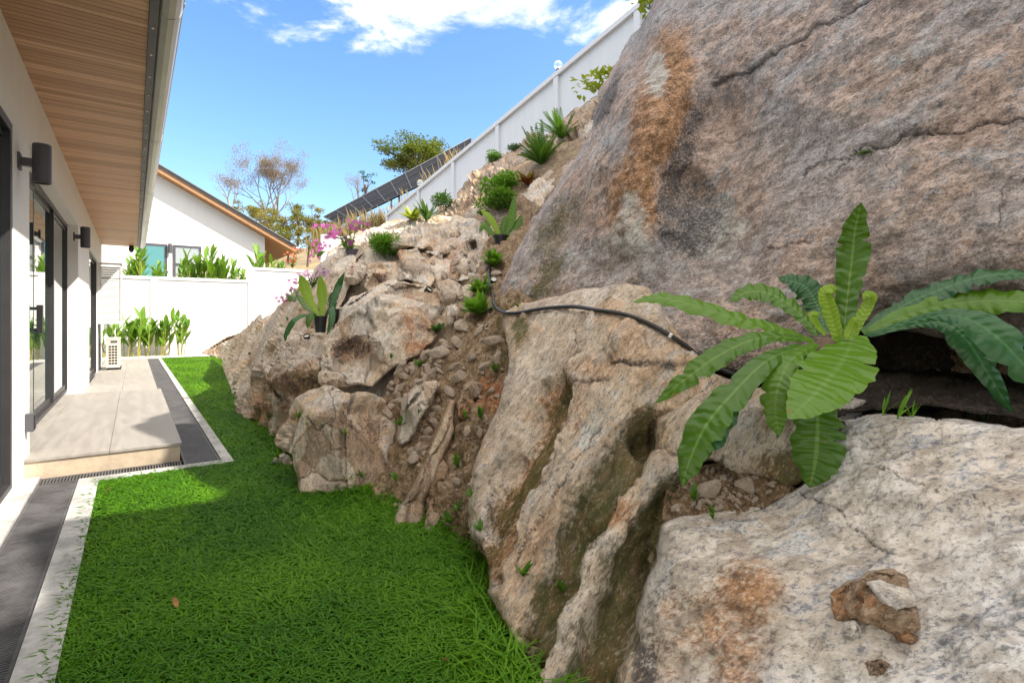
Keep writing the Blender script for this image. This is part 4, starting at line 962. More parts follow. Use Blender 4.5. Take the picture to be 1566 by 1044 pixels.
# doors
def slider(y0, y1, z0, z1, x, panes, handle_y=None, name='sliding_door'):
    d = None
    mb = MB(); w = 0.055
    mb.box(x - 0.05, x + 0.03, y0, y0 + w, z0, z1); mb.box(x - 0.05, x + 0.03, y1 - w, y1, z0, z1)
    mb.box(x - 0.05, x + 0.03, y0 + w, y1 - w, z1 - w, z1); mb.box(x - 0.05, x + 0.03, y0 + w, y1 - w, z0, z0 + 0.04)
    k = (y1 - y0 - 2 * w) / panes
    for i in range(panes):
        a = y0 + w + i * k; xo = x - 0.02 * (i % 2)
        if i: mb.box(xo - 0.025, xo + 0.022, a - 0.03, a + 0.03, z0 + 0.04, z1 - w)
        mb.box(xo - 0.02, xo + 0.012, a, a + k, z0 + 0.041, z0 + 0.10)
        mb.box(xo - 0.02, xo + 0.012, a, a + k, z1 - w - 0.05, z1 - w - 0.001)
    d = mb.build(name, M_frame, house)
    for i in range(panes):
        a = y0 + w + i * k; xo = x - 0.02 * (i % 2)
        mb = MB(); mb.box(xo - 0.006, xo + 0.002, a + 0.002, a + k - 0.002, z0 + 0.06, z1 - w - 0.02)
        mb.build('pane', M_glass, d)
    for hy in (handle_y or []):
        mb = MB(); mb.box(x + 0.03, x + 0.075, hy - 0.035, hy + 0.035, 1.06, 1.34)
        mb.box(x + 0.0, x + 0.03, hy - 0.02, hy + 0.02, 1.08, 1.11); mb.box(x, x + 0.03, hy - 0.02, hy + 0.02, 1.29, 1.32)
        mb.build('handle', M_black, d)
slider(1.6, 4.86, 0.07, 2.50, XW - 0.035, 2)
slider(5.54, 10.0, 0.165, 2.56, XW - 0.15, 3, [7.02])
slider(12.35, 15.1, 0.02, 2.5, XW - 0.05, 2)
mb = MB(); mb.box(XW, XW + 0.02, 15.35, 16.1, 0.03, 2.2); mb.build('door', M_frame, house)

def lamp(label, y, z):
    t = thing('wall_lamp', label, 'wall lamp', (XW, y, z), 'wall lamps on the house')
    mb = MB(); mb.box(XW, XW + 0.015, y - 0.045, y + 0.045, z - 0.055, z + 0.055)
    mb.box(XW + 0.015, XW + 0.075, y - 0.022, y + 0.022, z - 0.028, z + 0.028); mb.build('bracket', M_dgrey, t)
    mb = MB(); mb.lathe((XW + 0.125, y, z), [(0, 0.138), (0.05, 0.138), (0.054, 0.132), (0.054, -0.132), (0.05, -0.138), (0.046, -0.138), (0.046, -0.118), (0, -0.118)], 24)
    mb.build('lamp_tube', M_dgrey, t, smooth=False)
    return t
# lamp at px 65,252 / 130,363
p = WX(64, 251, XW + 0.125); lamp('charcoal tube lamp on the near white wall between the two glass doors', p[1], p[2])
p = WX(130.5, 363, XW + 0.125); lamp('charcoal tube lamp on the white pillar beyond the sliding door', p[1], p[2])
# small socket cover on the near wall, little vent low on the wall
def wallbox(name, label, cat, px, py, w, h, dpt, mat, mat2=None):
    p = WX(px, py, XW); t = thing(name, label, cat, p)
    mb = MB(); mb.box(XW, XW + dpt, p[1] - w / 2, p[1] + w / 2, p[2] - h / 2, p[2] + h / 2); mb.build('cover', mat, t)
    mb = MB(); mb.box(XW + dpt, XW + dpt + 0.006, p[1] - w * 0.36, p[1] + w * 0.36, p[2] - h * 0.38, p[2] + h * 0.38); mb.build('flap', mat2 or mat, t)
wallbox('wall_socket', 'grey outdoor socket box low on the near white wall beside the raised step', 'socket', 39, 646, 0.09, 0.13, 0.05, M_dgrey, M_black)
wallbox('vent_cover', 'small white vent cover on the wall at the left picture edge', 'vent', 3, 794, 0.12, 0.10, 0.02, M_white)
# camera under the soffit end
p = np.array([-0.05, 16.75, 3.075]); t = thing('security_camera', 'small dark dome camera under the far end of the wooden eave', 'camera', p)
mb = MB(); mb.lathe(p, [(0, 0.0), (0.05, 0.0), (0.05, -0.05), (0, -0.05)], 14); mb.build('mount', M_black, t)
mb = MB(); mb.lathe(p + np.array([0, 0, -0.05]), [(0.06, 0), (0.06, -0.05), (0.04, -0.11), (0, -0.13)], 14); mb.build('dome', M_black, t, smooth=True)

# louvred screen standing out from the wall
t = thing('louvred_screen', 'white louvred panel standing out from the house wall at the far end', 'louvre panel', (XW, 15.2, 1.1))
p0 = WY(152, 495, 15.2); p1 = WY(187, 403, 15.2); z0, z1 = p0[2], p1[2]; x1 = p1[0]
mb = MB(); mb.box(XW + 0.002, XW + 0.04, 15.18, 15.22, z0, z1); mb.box(x1 - 0.035, x1, 15.18, 15.22, z0, z1)
mb.box(XW + 0.04, x1 - 0.035, 15.18, 15.22, z1 - 0.04, z1); mb.box(XW + 0.04, x1 - 0.035, 15.18, 15.22, z0, z0 + 0.04)
mb.build('frame', M_wallw, t)
mb = MB(); z = z0 + 0.05
while z < z1 - 0.08:
    mb.add([(XW + 0.04, 15.19, z), (x1 - 0.035, 15.19, z), (x1 - 0.035, 15.215, z + 0.045), (XW + 0.04, 15.215, z + 0.045), (XW + 0.04, 15.197, z), (x1 - 0.035, 15.197, z), (x1 - 0.035, 15.222, z + 0.045), (XW + 0.04, 15.222, z + 0.045)],
           [(0, 1, 2, 3), (7, 6, 5, 4), (0, 4, 5, 1), (1, 5, 6, 2), (2, 6, 7, 3), (3, 7, 4, 0)]); z += 0.052
mb.build('louvres', M_wallw, t)

# outdoor air-conditioning unit
t = thing('air_conditioner', 'beige outdoor air-conditioner unit standing on the far end of the paved walk', 'air conditioner', (-0.4, 16.5, 0.02))
M_ac = plain('beige_enamel', (0.62, 0.57, 0.48), 0.5, 0.03, 4)
yA = 15.6; pL = WY(162, 556, yA); pR = WY(183.5, 517, yA); xa, xb = pL[0], pR[0] ; zt = pR[2]
mb = MB(); mb.box(xa, xb, yA, yA + 0.72, 0.07, zt); mb.box(xa - 0.006, xb + 0.006, yA - 0.006, yA + 0.726, zt - 0.03, zt + 0.006); mb.build('case', M_ac, t)
mb = MB()
for r in range(7):
    for c in range(3):
        w_ = (xb - xa) * 0.66; xx = xa + (xb - xa) * 0.17 + c * w_ / 3
        zz = 0.15 + r * (zt - 0.30) / 7
        mb.box(xx + 0.006, xx + w_ / 3 - 0.006, yA - 0.004, yA + 0.001, zz, zz + (zt - 0.30) / 7 * 0.62)
mb.build('grille', M_gdark, t)
mb = MB(); mb.box(xa + 0.09, xb - 0.05, yA - 0.009, yA - 0.007, zt - 0.10, zt - 0.055); mb.build('name_plate', M_dgrey, t)
for yy in (yA + 0.06, yA + 0.6):
    mb = MB(); mb.box(xa + 0.01, xb + 0.02, yy, yy + 0.06, 0.02, 0.07); mb.build('foot', M_black, t)
mb = MB(); mb.tube([(xa + 0.02, yA + 0.5, 0.4), (xa - 0.06, yA + 0.55, 0.42), (XW + 0.03, yA + 0.6, 0.6), (XW + 0.02, yA + 0.62, 1.1)], 0.018, 8); mb.build('pipe', M_white, t)

# ================================================================ GARDEN WALLS
YB = 21.0
def garden_wall(label, xa, xb, z0, z1, y=YB, posts=(), zr=None):
    """posts and cap stand proud of a recessed panel"""
    zr = z1 if zr is None else zr
    t = thing('garden_wall', label, 'garden wall', ((xa + xb) / 2, y, z0), 'white garden walls at the back')
    sl = (zr - z1) / (xb - xa)
    mb = MB(); mb.prism([(xa, z0), (xb, z0), (xb, zr - 0.10), (xa, z1 - 0.10)], 1, y + 0.03, y + 0.17); mb.build('panel', M_wallw, t)
    mb = MB(); mb.prism([(xa, z1 - 0.10), (xb, zr - 0.10), (xb, zr), (xa, z1)], 1, y, y + 0.20); mb.build('cap', M_wallw, t)
    for px_ in posts:
        zz = z1 + sl * (px_ - xa)
        mb = MB(); mb.box(px_ - 0.10, px_ + 0.10, y - 0.004, y + 0.204, z0, zz - 0.101); mb.build('post', M_wallw, t)
    return t
pw = lambda px: WY(px, 420, YB)[0]
garden_wall('lower white garden wall behind the air-conditioner and broad-leaved plants', -7, pw(380), -0.3, WY(300, 425, YB)[2], posts=(pw(236) , pw(236) - 2.8, pw(236) - 5.6))
garden_wall('middle stepped white garden wall beside the lowest orchids', pw(380) + 0.002, pw(492), -0.3, WY(400, 409, YB)[2], posts=(pw(384.5),))
garden_wall('highest stepped white garden wall behind the tall orchid', pw(492) + 0.002, 8.0, 0.5, WY(492, 358, YB)[2], posts=(pw(496),), zr=WY(492, 358, YB)[2] + 0.05)
garden_wall('short white garden wall sloping up to meet the hillside fence', 8.002, 9.0, 1.5, WY(492, 358, YB)[2] + 0.06, zr=WY(588, 340, YB)[2] + 0.1)

M_fence = plain('fence_paint', (0.66, 0.665, 0.68), 0.75, 0.015, 1.6, 0.05, bscale=100, stretch=(2.5, 2.5, 0.35))
# white fence climbing the hill
XF, SP = 9.0, 2.77
def ftop(Y): return 5.78 + (22.3 - Y) * 0.162
fence = thing('hillside_fence', 'long white panelled fence climbing the hillside behind the rocks', 'fence', (XF, 14, 3.5))
ys = [22.35] + [19.1 - SP * k for k in range(0, 9)]
for k in range(len(ys) - 1):
    ya, yb = ys[k], ys[k + 1]
    mb = MB(); mb.prism([(yb + 0.08, ftop(yb) - 1.42), (ya - 0.08, ftop(ya) - 1.42), (ya - 0.08, ftop(ya) - 0.12), (yb + 0.08, ftop(yb) - 0.12)], 0, XF + 0.075, XF + 0.14); mb.build('panel', M_fence, fence)
for k, y in enumerate(ys):
    yy = y - 0.1 if k == 0 else y
    mb = MB(); mb.box(XF - 0.005, XF + 0.185, yy - 0.09, yy + 0.09, ftop(yy) - 1.42, ftop(yy) - 0.115); mb.build('post', M_fence, fence)
mb = MB(); mb.prism([(ys[-1], ftop(ys[-1]) - 0.12), (22.4, ftop(22.4) - 0.12), (22.4, ftop(22.4)), (ys[-1], ftop(ys[-1]))], 0, XF - 0.02, XF + 0.20); mb.build('cap', M_fence, fence)
mb = MB(); mb.prism([(ys[-1], ftop(ys[-1]) - 3.6), (22.35, ftop(22.35) - 3.2), (22.35, ftop(22.35) - 1.42), (ys[-1], ftop(ys[-1]) - 1.42)], 0, XF - 0.015, XF + 0.195); mb.build('base_wall', M_fence, fence)

def clearglass():
    k = NM('clear_globe'); k.principled(Base_Color=(0.95, 0.97, 0.97), Roughness=0.03, IOR=1.2, Transmission_Weight=0.85, Specular_IOR_Level=0.8); return k.m
M_globe = clearglass()
for lab, k in (('clear globe lamp on the highest visible fence post near the giant boulder', 3), ('clear globe lamp on the second fence post from the lower left end', 0), ('clear globe lamp on the lower left end of the white fence', -1)):
    y = 19.1 - SP * k if k >= 0 else 22.25
    b = np.array([XF + 0.09, y, ftop(y)])
    t = thing('globe_lamp', lab, 'lamp', b, 'globe lamps on the white fence')
    mb = MB(); mb.lathe(b, [(0.0, -0.02), (0.07, -0.02), (0.07, 0.05), (0.05, 0.08), (0.05, 0.11), (0, 0.11)], 14); mb.build('base', M_black, t)
    mb = MB(); mb.lathe(b + np.array([0, 0, 0.21]), [(0.115 * math.sin(a), -0.115 * math.cos(a)) for a in np.linspace(0.05, 3.1, 12)], 18); mb.build('globe', M_globe, t, smooth=True)

# ================================================================ LAND BEYOND
def far(X, Y):
    z = 2.15 + np.clip((Y - 29) * 0.16, 0, 6) + np.clip(X - 6, 0, 40) * 0.16 * np.clip((Y - 20.5) / 4, 0, 1) + np.clip((X - 8.9) / 0.6, 0, 1) * np.clip((23 - Y) * 0.16 + 1.3, 0, 6)
    return z
gx = np.r_[np.arange(-40, -8, 4), np.arange(-8, 9, 1.0), 9.2, 9.8, np.arange(10.5, 70, 3)]; gy = np.r_[YB + 0.2, np.arange(21.7, 40, 1.0), np.arange(40, 140, 5)]
GX, GY = np.meshgrid(gx, gy); GZ = far(GX, GY) + 0.25 * fbm(np.c_[GX.ravel() / 4, GY.ravel() / 4, 0 * GX.ravel()], 3).reshape(GX.shape) * (GY > 30)
mb = MB(); a_, b_ = GX.shape
mb.add(np.c_[GX.ravel(), GY.ravel(), GZ.ravel()], [(j * b_ + i, j * b_ + i + 1, (j + 1) * b_ + i + 1, (j + 1) * b_ + i) for j in range(a_ - 1) for i in range(b_ - 1)])
M_hill = plain('dry_hill', (0.20, 0.15, 0.075), 0.95, 0.2, 0.5, 0.6, bscale=6)
struct(mb.build('hill', M_hill, smooth=True))
# ground right of the fence, up the hill
gx = np.r_[9.2, np.arange(10, 30, 1.5)]; gy = np.arange(-4, 23, 1.5)
GX, GY = np.meshgrid(gx, gy); GZ = ftop(GY) - 1.0 + (GX - 9.2) * 0.22
mb = MB(); a_, b_ = GX.shape
mb.add(np.c_[GX.ravel(), GY.ravel(), GZ.ravel()], [(j * b_ + i, j * b_ + i + 1, (j + 1) * b_ + i + 1, (j + 1) * b_ + i) for j in range(a_ - 1) for i in range(b_ - 1)])
struct(mb.build('upper_ground', M_hill, smooth=True))

# neighbour's white house with gable
M_wood = plain('brown_eave_wood', (0.42, 0.22, 0.10), 0.55, 0.08, 6, stretch=(1, 8, 1))
M_rooft = plain('grey_roof_sheet', (0.17, 0.165, 0.16), 0.6, 0.08, 4)
YG = 26.0
nb = thing('neighbour_house', 'white gabled neighbouring house with sloping grey roof and brown eaves', 'house', (0, 28, 2.1))
e0 = WY(240, 251, YG - 0.55); e1 = WY(453, 377, YG - 0.55)
slope = (e1[2] - e0[2]) / (e1[0] - e0[0])
xA = -3.5; zA = e0[2] + slope * (xA - e0[0])
def rz(x): return zA + slope * (x - xA) if x > xA else zA - slope * (x - xA)
xc = WY(405, 380, YG)[0]
mb = MB(); mb.prism([(-11, 1.8), (xc, 1.8), (xc, rz(xc) - 0.28), (xA, zA - 0.28), (-11, rz(-11) - 0.28)], 1, YG, YG + 9); mb.build('wall', M_wallw, nb)
mb = MB(); mb.prism([(xA, zA - 0.09), (e1[0], e1[2] - 0.09), (e1[0], e1[2]), (xA, zA), (-12, rz(-12)), (-12, rz(-12) - 0.09)], 1, YG - 0.55, YG + 9.3); rf = mb.build('roof', M_rooft, nb)
for k_ in (0, 1):
    mb = MB(); mb.prism([(xA, zA + 0.005 + k_ * 0.03), (e1[0] + 0.02, e1[2] + 0.005 + k_ * 0.03), (e1[0] + 0.02, e1[2] + 0.03 + k_ * 0.03), (xA, zA + 0.03 + k_ * 0.03)], 1, YG - 0.62 + 0.05 * k_, YG - 0.4 + 0.05 * k_); mb.build('barge_board', M_rooft, rf)
mb = MB(); mb.prism([(xA, zA - 0.27), (e1[0] - 0.02, e1[2] - 0.25), (e1[0] - 0.02, e1[2] - 0.095), (xA, zA - 0.095)], 1, YG - 0.52, YG + 9.2); mb.build('eave', M_wood, nb)
for (px_, w_, zt_, zb_, nm, gm) in ((234, 1.10, 4.25, 2.15, 'door', M_glassteal), (286.5, 1.15, 4.25, 2.5, 'window', M_glassgrey)):
    x = WY(px_, 400, YG)[0]
    mb = MB(); a, b = x - w_ * 0.44, x + w_ * 0.44
    mb.box(a, a + 0.09, YG - 0.03, YG + 0.02, zb_, zt_); mb.box(b - 0.09, b, YG - 0.03, YG + 0.02, zb_, zt_); mb.box(a + 0.09, b - 0.09, YG - 0.03, YG + 0.02, zt_ - 0.09, zt_); mb.box(a + 0.09, b - 0.09, YG - 0.03, YG + 0.02, zb_ + (0.9 if nm == 'window' else 0), zb_ + (1.0 if nm == 'window' else 0.06))
    d = mb.build(nm, M_dgrey, nb)
    mb = MB(); mb.box(a + 0.08, b - 0.08, YG - 0.012, YG - 0.006, zb_, zt_ - 0.08); mb.build('pane', gm, d)
x = WY(260, 380, YG - 0.08); 
t = thing('wall_lamp', 'charcoal tube lamp between the teal door and window of the neighbouring house', 'wall lamp', (x[0], YG, x[2]))
mb = MB(); mb.lathe((x[0], YG - 0.12, x[2]), [(0, 0.19), (0.07, 0.19), (0.07, -0.19), (0, -0.19)], 14); mb.build('lamp_tube', M_dgrey, t)
mb = MB(); mb.box(x[0] - 0.03, x[0] + 0.03, YG - 0.08, YG, x[2] - 0.05, x[2] + 0.05); mb.build('bracket', M_dgrey, t)
t = thing('flood_light', 'small grey flood light at the corner of the neighbouring house', 'flood light', (xc, YG, 4.3))
p = WY(401, 391, YG - 0.1); mb = MB(); mb.box(p[0] - 0.12, p[0] + 0.10, YG - 0.15, YG - 0.06, p[2] - 0.12, p[2] + 0.12); mb.build('lamp_head', M_dgrey, t)
mb = MB(); mb.box(p[0] - 0.03, p[0] + 0.03, YG - 0.06, YG, p[2] - 0.03, p[2] + 0.03); mb.build('bracket', M_dgrey, t)

# dark glass-and-frame canopy behind the fence
M_panel = plain('dark_sheet', (0.020, 0.021, 0.025), 0.7, 0.2, 2, spec=0.15)
cp = thing('panel_canopy', 'dark slanted canopy of framed panels behind the white fence', 'canopy', (12, 27, 5))
A_, B_ = W(496, 333, 31.0), W(722, 213, 25.5); C_, D_ = W(722, 246, 22.6), W(520, 345, 27.6)
A_, B_, C_, D_ = [np.array(q) for q in (A_, B_, C_, D_)]
nn = np.cross(B_ - A_, D_ - A_); nn /= np.linalg.norm(nn); nn *= np.sign(nn[2])
mb = MB(); q = [A_, B_, C_, D_]; q2 = [p_ + nn * 0.06 for p_ in q]
mb.add(q + q2, [(3, 2, 1, 0), (4, 5, 6, 7), (0, 1, 5, 4), (1, 2, 6, 5), (2, 3, 7, 6), (3, 0, 4, 7)]); mb.build('roof', M_panel, cp)
def bl(u, v): return (A_ * (1 - u) + B_ * u) * (1 - v) + (D_ * (1 - u) + C_ * u) * v
for i in range(11):
    mb = MB(); mb.tube([bl(i / 10, 0) + nn * 0.07, bl(i / 10, 1) + nn * 0.07], 0.03, 4); mb.build('rafter', M_dgrey, cp)
for v in (0, 0.34, 0.67, 1):
    mb = MB(); mb.tube([bl(0, v) + nn * 0.075, bl(1, v) + nn * 0.075], 0.028, 4); mb.build('beam', M_metal if v in (0,) else M_dgrey, cp)
for u in (0.1, 0.5, 0.9):
    for v in (0.05, 0.95):
        p_ = bl(u, v); mb = MB(); mb.tube([p_, (p_[0], p_[1], float(far(p_[0], p_[1])) - 0.5)], 0.05, 6); mb.build('post', M_dgrey, cp)
# ================================================================ PLANTS AND SMALL THINGS
def build_np(name, V, Q, mat, luv, tint, smooth=False):
    me = bpy.data.meshes.new(name); o = bpy.data.objects.new(name, me); COL.objects.link(o)
    me.vertices.add(len(V)); me.vertices.foreach_set('co', V.astype(np.float32).ravel())
    me.loops.add(Q.size); me.loops.foreach_set('vertex_index', Q.astype(np.int32).ravel())
    me.polygons.add(len(Q)); me.polygons.foreach_set('loop_start', np.arange(len(Q), dtype=np.int32) * 4)
    if smooth: me.polygons.foreach_set('use_smooth', np.ones(len(Q), bool))
    me.update(calc_edges=True); me.materials.append(mat)
    a = me.attributes.new('tint', 'FLOAT', 'POINT'); a.data.foreach_set('value', tint.astype(np.float32))
    a = me.attributes.new('luv', 'FLOAT_VECTOR', 'POINT'); a.data.foreach_set('vector', np.c_[luv, np.zeros(len(luv))].astype(np.float32).ravel())
    return o
M_grass = leafmat('grass_blades', (0.020, 0.112, 0.003), (0.155, 0.355, 0.010), rib=(0.09, 0.27, 0.01), veins=0, trans=0.38, rough=0.55, spec=0.2)
# ---- lawn grass
def blades(P, h, w, lean, seed):
    g = np.random.default_rng(seed); n = len(P)
    az = g.uniform(0, 2 * np.pi, n); dx = np.c_[np.cos(az), np.sin(az), np.zeros(n)]; sx = np.c_[-np.sin(az), np.cos(az), np.zeros(n)]
    H = h * g.uniform(0.55, 1.25, n); Wd = w * g.uniform(0.7, 1.3, n); L = lean * g.uniform(0.4, 1.5, n) * H
    tw = g.uniform(-0.6, 0.6, n)
    rows = []
    for t, ww in ((0.0, 0.7), (0.5, 1.0), (0.85, 0.75), (1.0, 0.1)):
        c = P + dx * (L * t * t)[:, None] + np.array([0, 0, 1.0]) * (H * (t - 0.42 * t * t * np.minimum(1.2, lean)))[:, None]
        s = sx * np.cos(tw * t)[:, None] + dx * np.sin(tw * t)[:, None]
        rows += [c - s * (Wd * ww * 0.5)[:, None], c + s * (Wd * ww * 0.5)[:, None]]
    V = np.stack(rows, 1).reshape(-1, 3)
    b = np.arange(n)[:, None] * 8
    Q = np.concatenate([b + np.array([[0, 1, 3, 2]]), b + np.array([[2, 3, 5, 4]]), b + np.array([[4, 5, 7, 6]])], 1).reshape(-1, 4)
    luv = np.tile(np.array([[-1, 0], [1, 0], [-1, .5], [1, .5], [-1, .85], [1, .85], [-1, 1], [1, 1]], float), (n, 1))
    cl = np.clip(0.5 + 0.8 * vnoise(np.c_[P[:, :2] * 1.9, np.zeros(n)], 5) + 0.25 * vnoise(np.c_[P[:, :2] * 9, np.zeros(n)], 6), 0, 1)
    tint = np.repeat(np.clip(cl * 0.6 + g.uniform(0, 0.5, n), 0, 1), 8)
    return V, Q, luv, tint
allv = []; off = 0
for (y0, y1, dens, h, w, ln, sd) in ((1.0, 3.3, 13000, 0.047, 0.0068, 1.15, 1), (3.3, 5.0, 9000, 0.047, 0.0078, 1.15, 2), (4.95, 8.0, 5500, 0.048, 0.0095, 1.15, 3), (8.0, 12.5, 2600, 0.045, 0.013, 1.1, 4), (12.5, 19.8, 1300, 0.05, 0.02, 1.1, 5)):
    g = np.random.default_rng(100 + sd); x0 = -0.235 if y1 <= 5.0 else 0.64; x1 = 2.1
    n = int(dens * (x1 - x0) * (y1 - y0)); P = np.c_[g.uniform(x0, x1, n), g.uniform(y0, y1, n), np.zeros(n)]
    if y0 == 4.95: P = P[(P[:, 0] > 0.66)]
    eo = lambda P: edgeX(P[:, 1]) + 0.05 + 0.17 * np.clip((P[:, 1] - 1.65) / 0.6, 0, 1)
    P = P[P[:, 0] < eo(P)]; e = eo(P)
    edge = np.exp(-np.clip(e - 0.15 - P[:, 0], 0, 9) / 0.10)
    V, Q, luv, tint = blades(P, h * (1 + 1.7 * edge * g.uniform(0, 1, len(P)) ** 2), w, ln, sd)
    allv.append((V, Q + off, luv, tint)); off += len(V)
o = build_np('grass', np.vstack([a[0] for a in allv]), np.vstack([a[1] for a in allv]), M_grass, np.vstack([a[2] for a in allv]), np.concatenate([a[3] for a in allv]))
tag(o, 'dense green broad-bladed grass of the narrow lawn', 'grass', kind='stuff')

# ---- leaf materials
M_bnf = leafmat('nest_fern_leaf', (0.015, 0.070, 0.004), (0.098, 0.215, 0.011), rib=(0.13, 0.24, 0.045), veins=17, trans=0.22, rough=0.28, brown=(0.22, 0.13, 0.03))
M_bnfy = leafmat('young_fern_leaf', (0.16, 0.30, 0.02), (0.26, 0.40, 0.03), rib=(0.3, 0.42, 0.08), veins=18, trans=0.35)
M_bnfd = leafmat('blue_green_leaf', (0.012, 0.062, 0.018), (0.035, 0.14, 0.038), rib=(0.055, 0.17, 0.055), veins=20, trans=0.15, rough=0.3)
M_fern = leafmat('fern_leaf', (0.020, 0.085, 0.010), (0.10, 0.27, 0.02), veins=0, trans=0.35)
M_fernb = leafmat('bright_fern_leaf', (0.05, 0.17, 0.012), (0.17, 0.38, 0.03), veins=0, trans=0.4)
M_fernd = leafmat('dark_fern_leaf', (0.012, 0.055, 0.014), (0.04, 0.13, 0.03), veins=0, trans=0.25)
M_yel = leafmat('yellow_leaf', (0.22, 0.30, 0.02), (0.55, 0.50, 0.03), rib=(0.5, 0.5, 0.1), veins=0, trans=0.4)
M_canna = leafmat('canna_leaf', (0.05, 0.16, 0.012), (0.20, 0.36, 0.03), rib=(0.25, 0.36, 0.08), veins=14, trans=0.4, brown=(0.3, 0.2, 0.04))
M_stalk = plain('yellow_stalk', (0.30, 0.26, 0.05), 0.6, 0.15, 8)
M_stem = plain('green_stem', (0.08, 0.16, 0.03), 0.6, 0.15, 8)
M_red = leafmat('red_leaf', (0.10, 0.012, 0.012), (0.35, 0.04, 0.02), veins=0, trans=0.3)
M_petal = leafmat('orchid_petal', (0.36, 0.015, 0.25), (0.60, 0.09, 0.46), rib=(0.6, 0.2, 0.5), veins=0, trans=0.35)
M_petalw = leafmat('pale_orchid_petal', (0.60, 0.25, 0.55), (0.85, 0.62, 0.82), rib=(0.8, 0.6, 0.8), veins=0, trans=0.35)
M_petalr = leafmat('red_orchid_petal', (0.50, 0.05, 0.03), (0.75, 0.18, 0.08), veins=0, trans=0.35)
M_dry = leafmat('dry_straw', (0.22, 0.14, 0.06), (0.42, 0.30, 0.13), rib=(0.4, 0.3, 0.15), veins=0, trans=0.3)
M_bark = plain('pale_bark', (0.30, 0.24, 0.20), 0.9, 0.15, 6, 0.4)
M_barkd = plain('brown_bark', (0.16, 0.11, 0.075), 0.9, 0.15, 6, 0.4)
M_purp = leafmat('purple_bloom', (0.27, 0.155, 0.20), (0.48, 0.30, 0.36), veins=0, trans=0.3)
M_ever = leafmat('evergreen_leaf', (0.04, 0.065, 0.012), (0.21, 0.18, 0.03), veins=0, trans=0.25)
M_bush = leafmat('hill_bush_leaf', (0.17, 0.105, 0.03), (0.42, 0.27, 0.09), veins=0, trans=0.3)
M_bushg = leafmat('green_bush_leaf', (0.13, 0.10, 0.02), (0.33, 0.25, 0.06), veins=0, trans=0.3)

def spl(pts, n):
    """smooth curve through the points"""
    p = np.array(pts, float); p = np.vstack([2 * p[0] - p[1], p, 2 * p[-1] - p[-2]]); k = len(p) - 3; out = []
    for i in range(n):
        u = i / (n - 1) * k; j = min(int(u), k - 1); t = u - j
        a, b, c, d = p[j], p[j + 1], p[j + 2], p[j + 3]
        out.append(0.5 * (2 * b + (c - a) * t + (2 * a - 5 * b + 4 * c - d) * t * t + (3 * b - a - 3 * c + d) * t ** 3))
    return out
def wprof(n, hw, base=0.22, peak=0.6, tip=3.2, ex=0.9):
    return [hw * min(1.0, base + (1 - base) * (t / peak) ** ex) * max(0.015, 1 - t ** tip) ** 0.8 for t in (i / (n - 1) for i in range(n))]

# ---- the large bird's-nest fern
fb_ = W(1272, 520, 2.16)
t = thing('nest_fern', 'very large bird-nest fern with long wavy green fronds in the hollow under the giant boulder', 'fern', fb_)
def frond(parent, pts, hw, seed, tint=0.5, mat=None, hint=None, wav=0.17, n=44, fold=0.16, base=0.22, peak=0.6, tip=3.2, wf=8, lab=None, name='frond', curl=0.25, ex=0.9):
    P3 = spl([W(*p) for p in pts], n); dm = sum(p[2] for p in pts) / len(pts)
    mb = MB()
    hv = hint if hint is not None else (lambda s: -ray(*pts[min(len(pts) - 1, int(s * len(pts)))][:2]) * 0.8 + np.array([-0.1, 0, 0.55]))
    mb.strip(P3, wprof(n, hw * dm / F, base, peak, tip, ex), hv, nc=8, fold=fold, wav=wav, wfreq=wf, tint=tint, seed=seed, droop=curl, rag=0.09)
    o = mb.build(name, mat or M_bnf, parent, smooth=True)
    if lab: o['label'] = lab
    return o
UPH = np.array([-0.35, -0.2, 0.9])
frond(t, [(1290, 515, 2.26), (1296, 455, 2.30), (1303, 395, 2.32), (1308, 350, 2.30), (1318, 310, 2.25)], 27, 1, 0.30)
frond(t, [(1245, 522, 2.18), (1190, 503, 2.17), (1130, 488, 2.17), (1060, 466, 2.20), (1005, 455, 2.24), (968, 462, 2.26)], 20, 2, 0.95, hint=np.array([-0.55, -0.45, 0.65]), wav=0.16)
frond(t, [(1250, 512, 2.22), (1220, 476, 2.26), (1180, 450, 2.30), (1145, 446, 2.32), (1115, 460, 2.32)], 22, 3, 0.55, hint=np.array([-0.5, -0.5, 0.6]))
frond(t, [(1262, 508, 2.30), (1250, 468, 2.38), (1230, 438, 2.42), (1190, 424, 2.44)], 24, 4, 0.15, mat=M_bnfd)
frond(t, [(1230, 518, 2.16), (1165, 516, 2.12), (1105, 540, 2.08), (1050, 578, 2.05), (1003, 616, 2.05)], 23, 5, 0.45, hint=np.array([-0.5, -0.55, 0.6]))
frond(t, [(1228, 528, 2.12), (1172, 552, 2.02), (1118, 604, 1.94), (1080, 650, 1.90), (1056, 700, 1.88), (1043, 742, 1.88)], 33, 6, 0.30, wav=0.12)
frond(t, [(1222, 532, 2.16), (1160, 566, 2.10), (1112, 622, 2.02), (1092, 670, 1.98), (1070, 702, 1.97)], 24, 7, 0.22, mat=M_bnfd)
frond(t, [(1248, 525, 2.12), (1210, 550, 2.02), (1190, 592, 1.96), (1186, 632, 1.94), (1192, 666, 1.94)], 26, 8, 0.75, wav=0.10)
frond(t, [(1262, 560, 2.04), (1252, 620, 1.90), (1250, 668, 1.87), (1246, 710, 1.86), (1238, 745, 1.86)], 44, 9, 0.20, wav=0.08, wf=7)
frond(t, [(1306, 512, 2.12), (1292, 545, 2.00), (1268, 578, 1.88), (1240, 608, 1.80), (1206, 640, 1.76)], 56, 10, 1.0, wav=0.07, base=0.35, peak=0.40, curl=0.1, fold=0.12, tip=2.6)
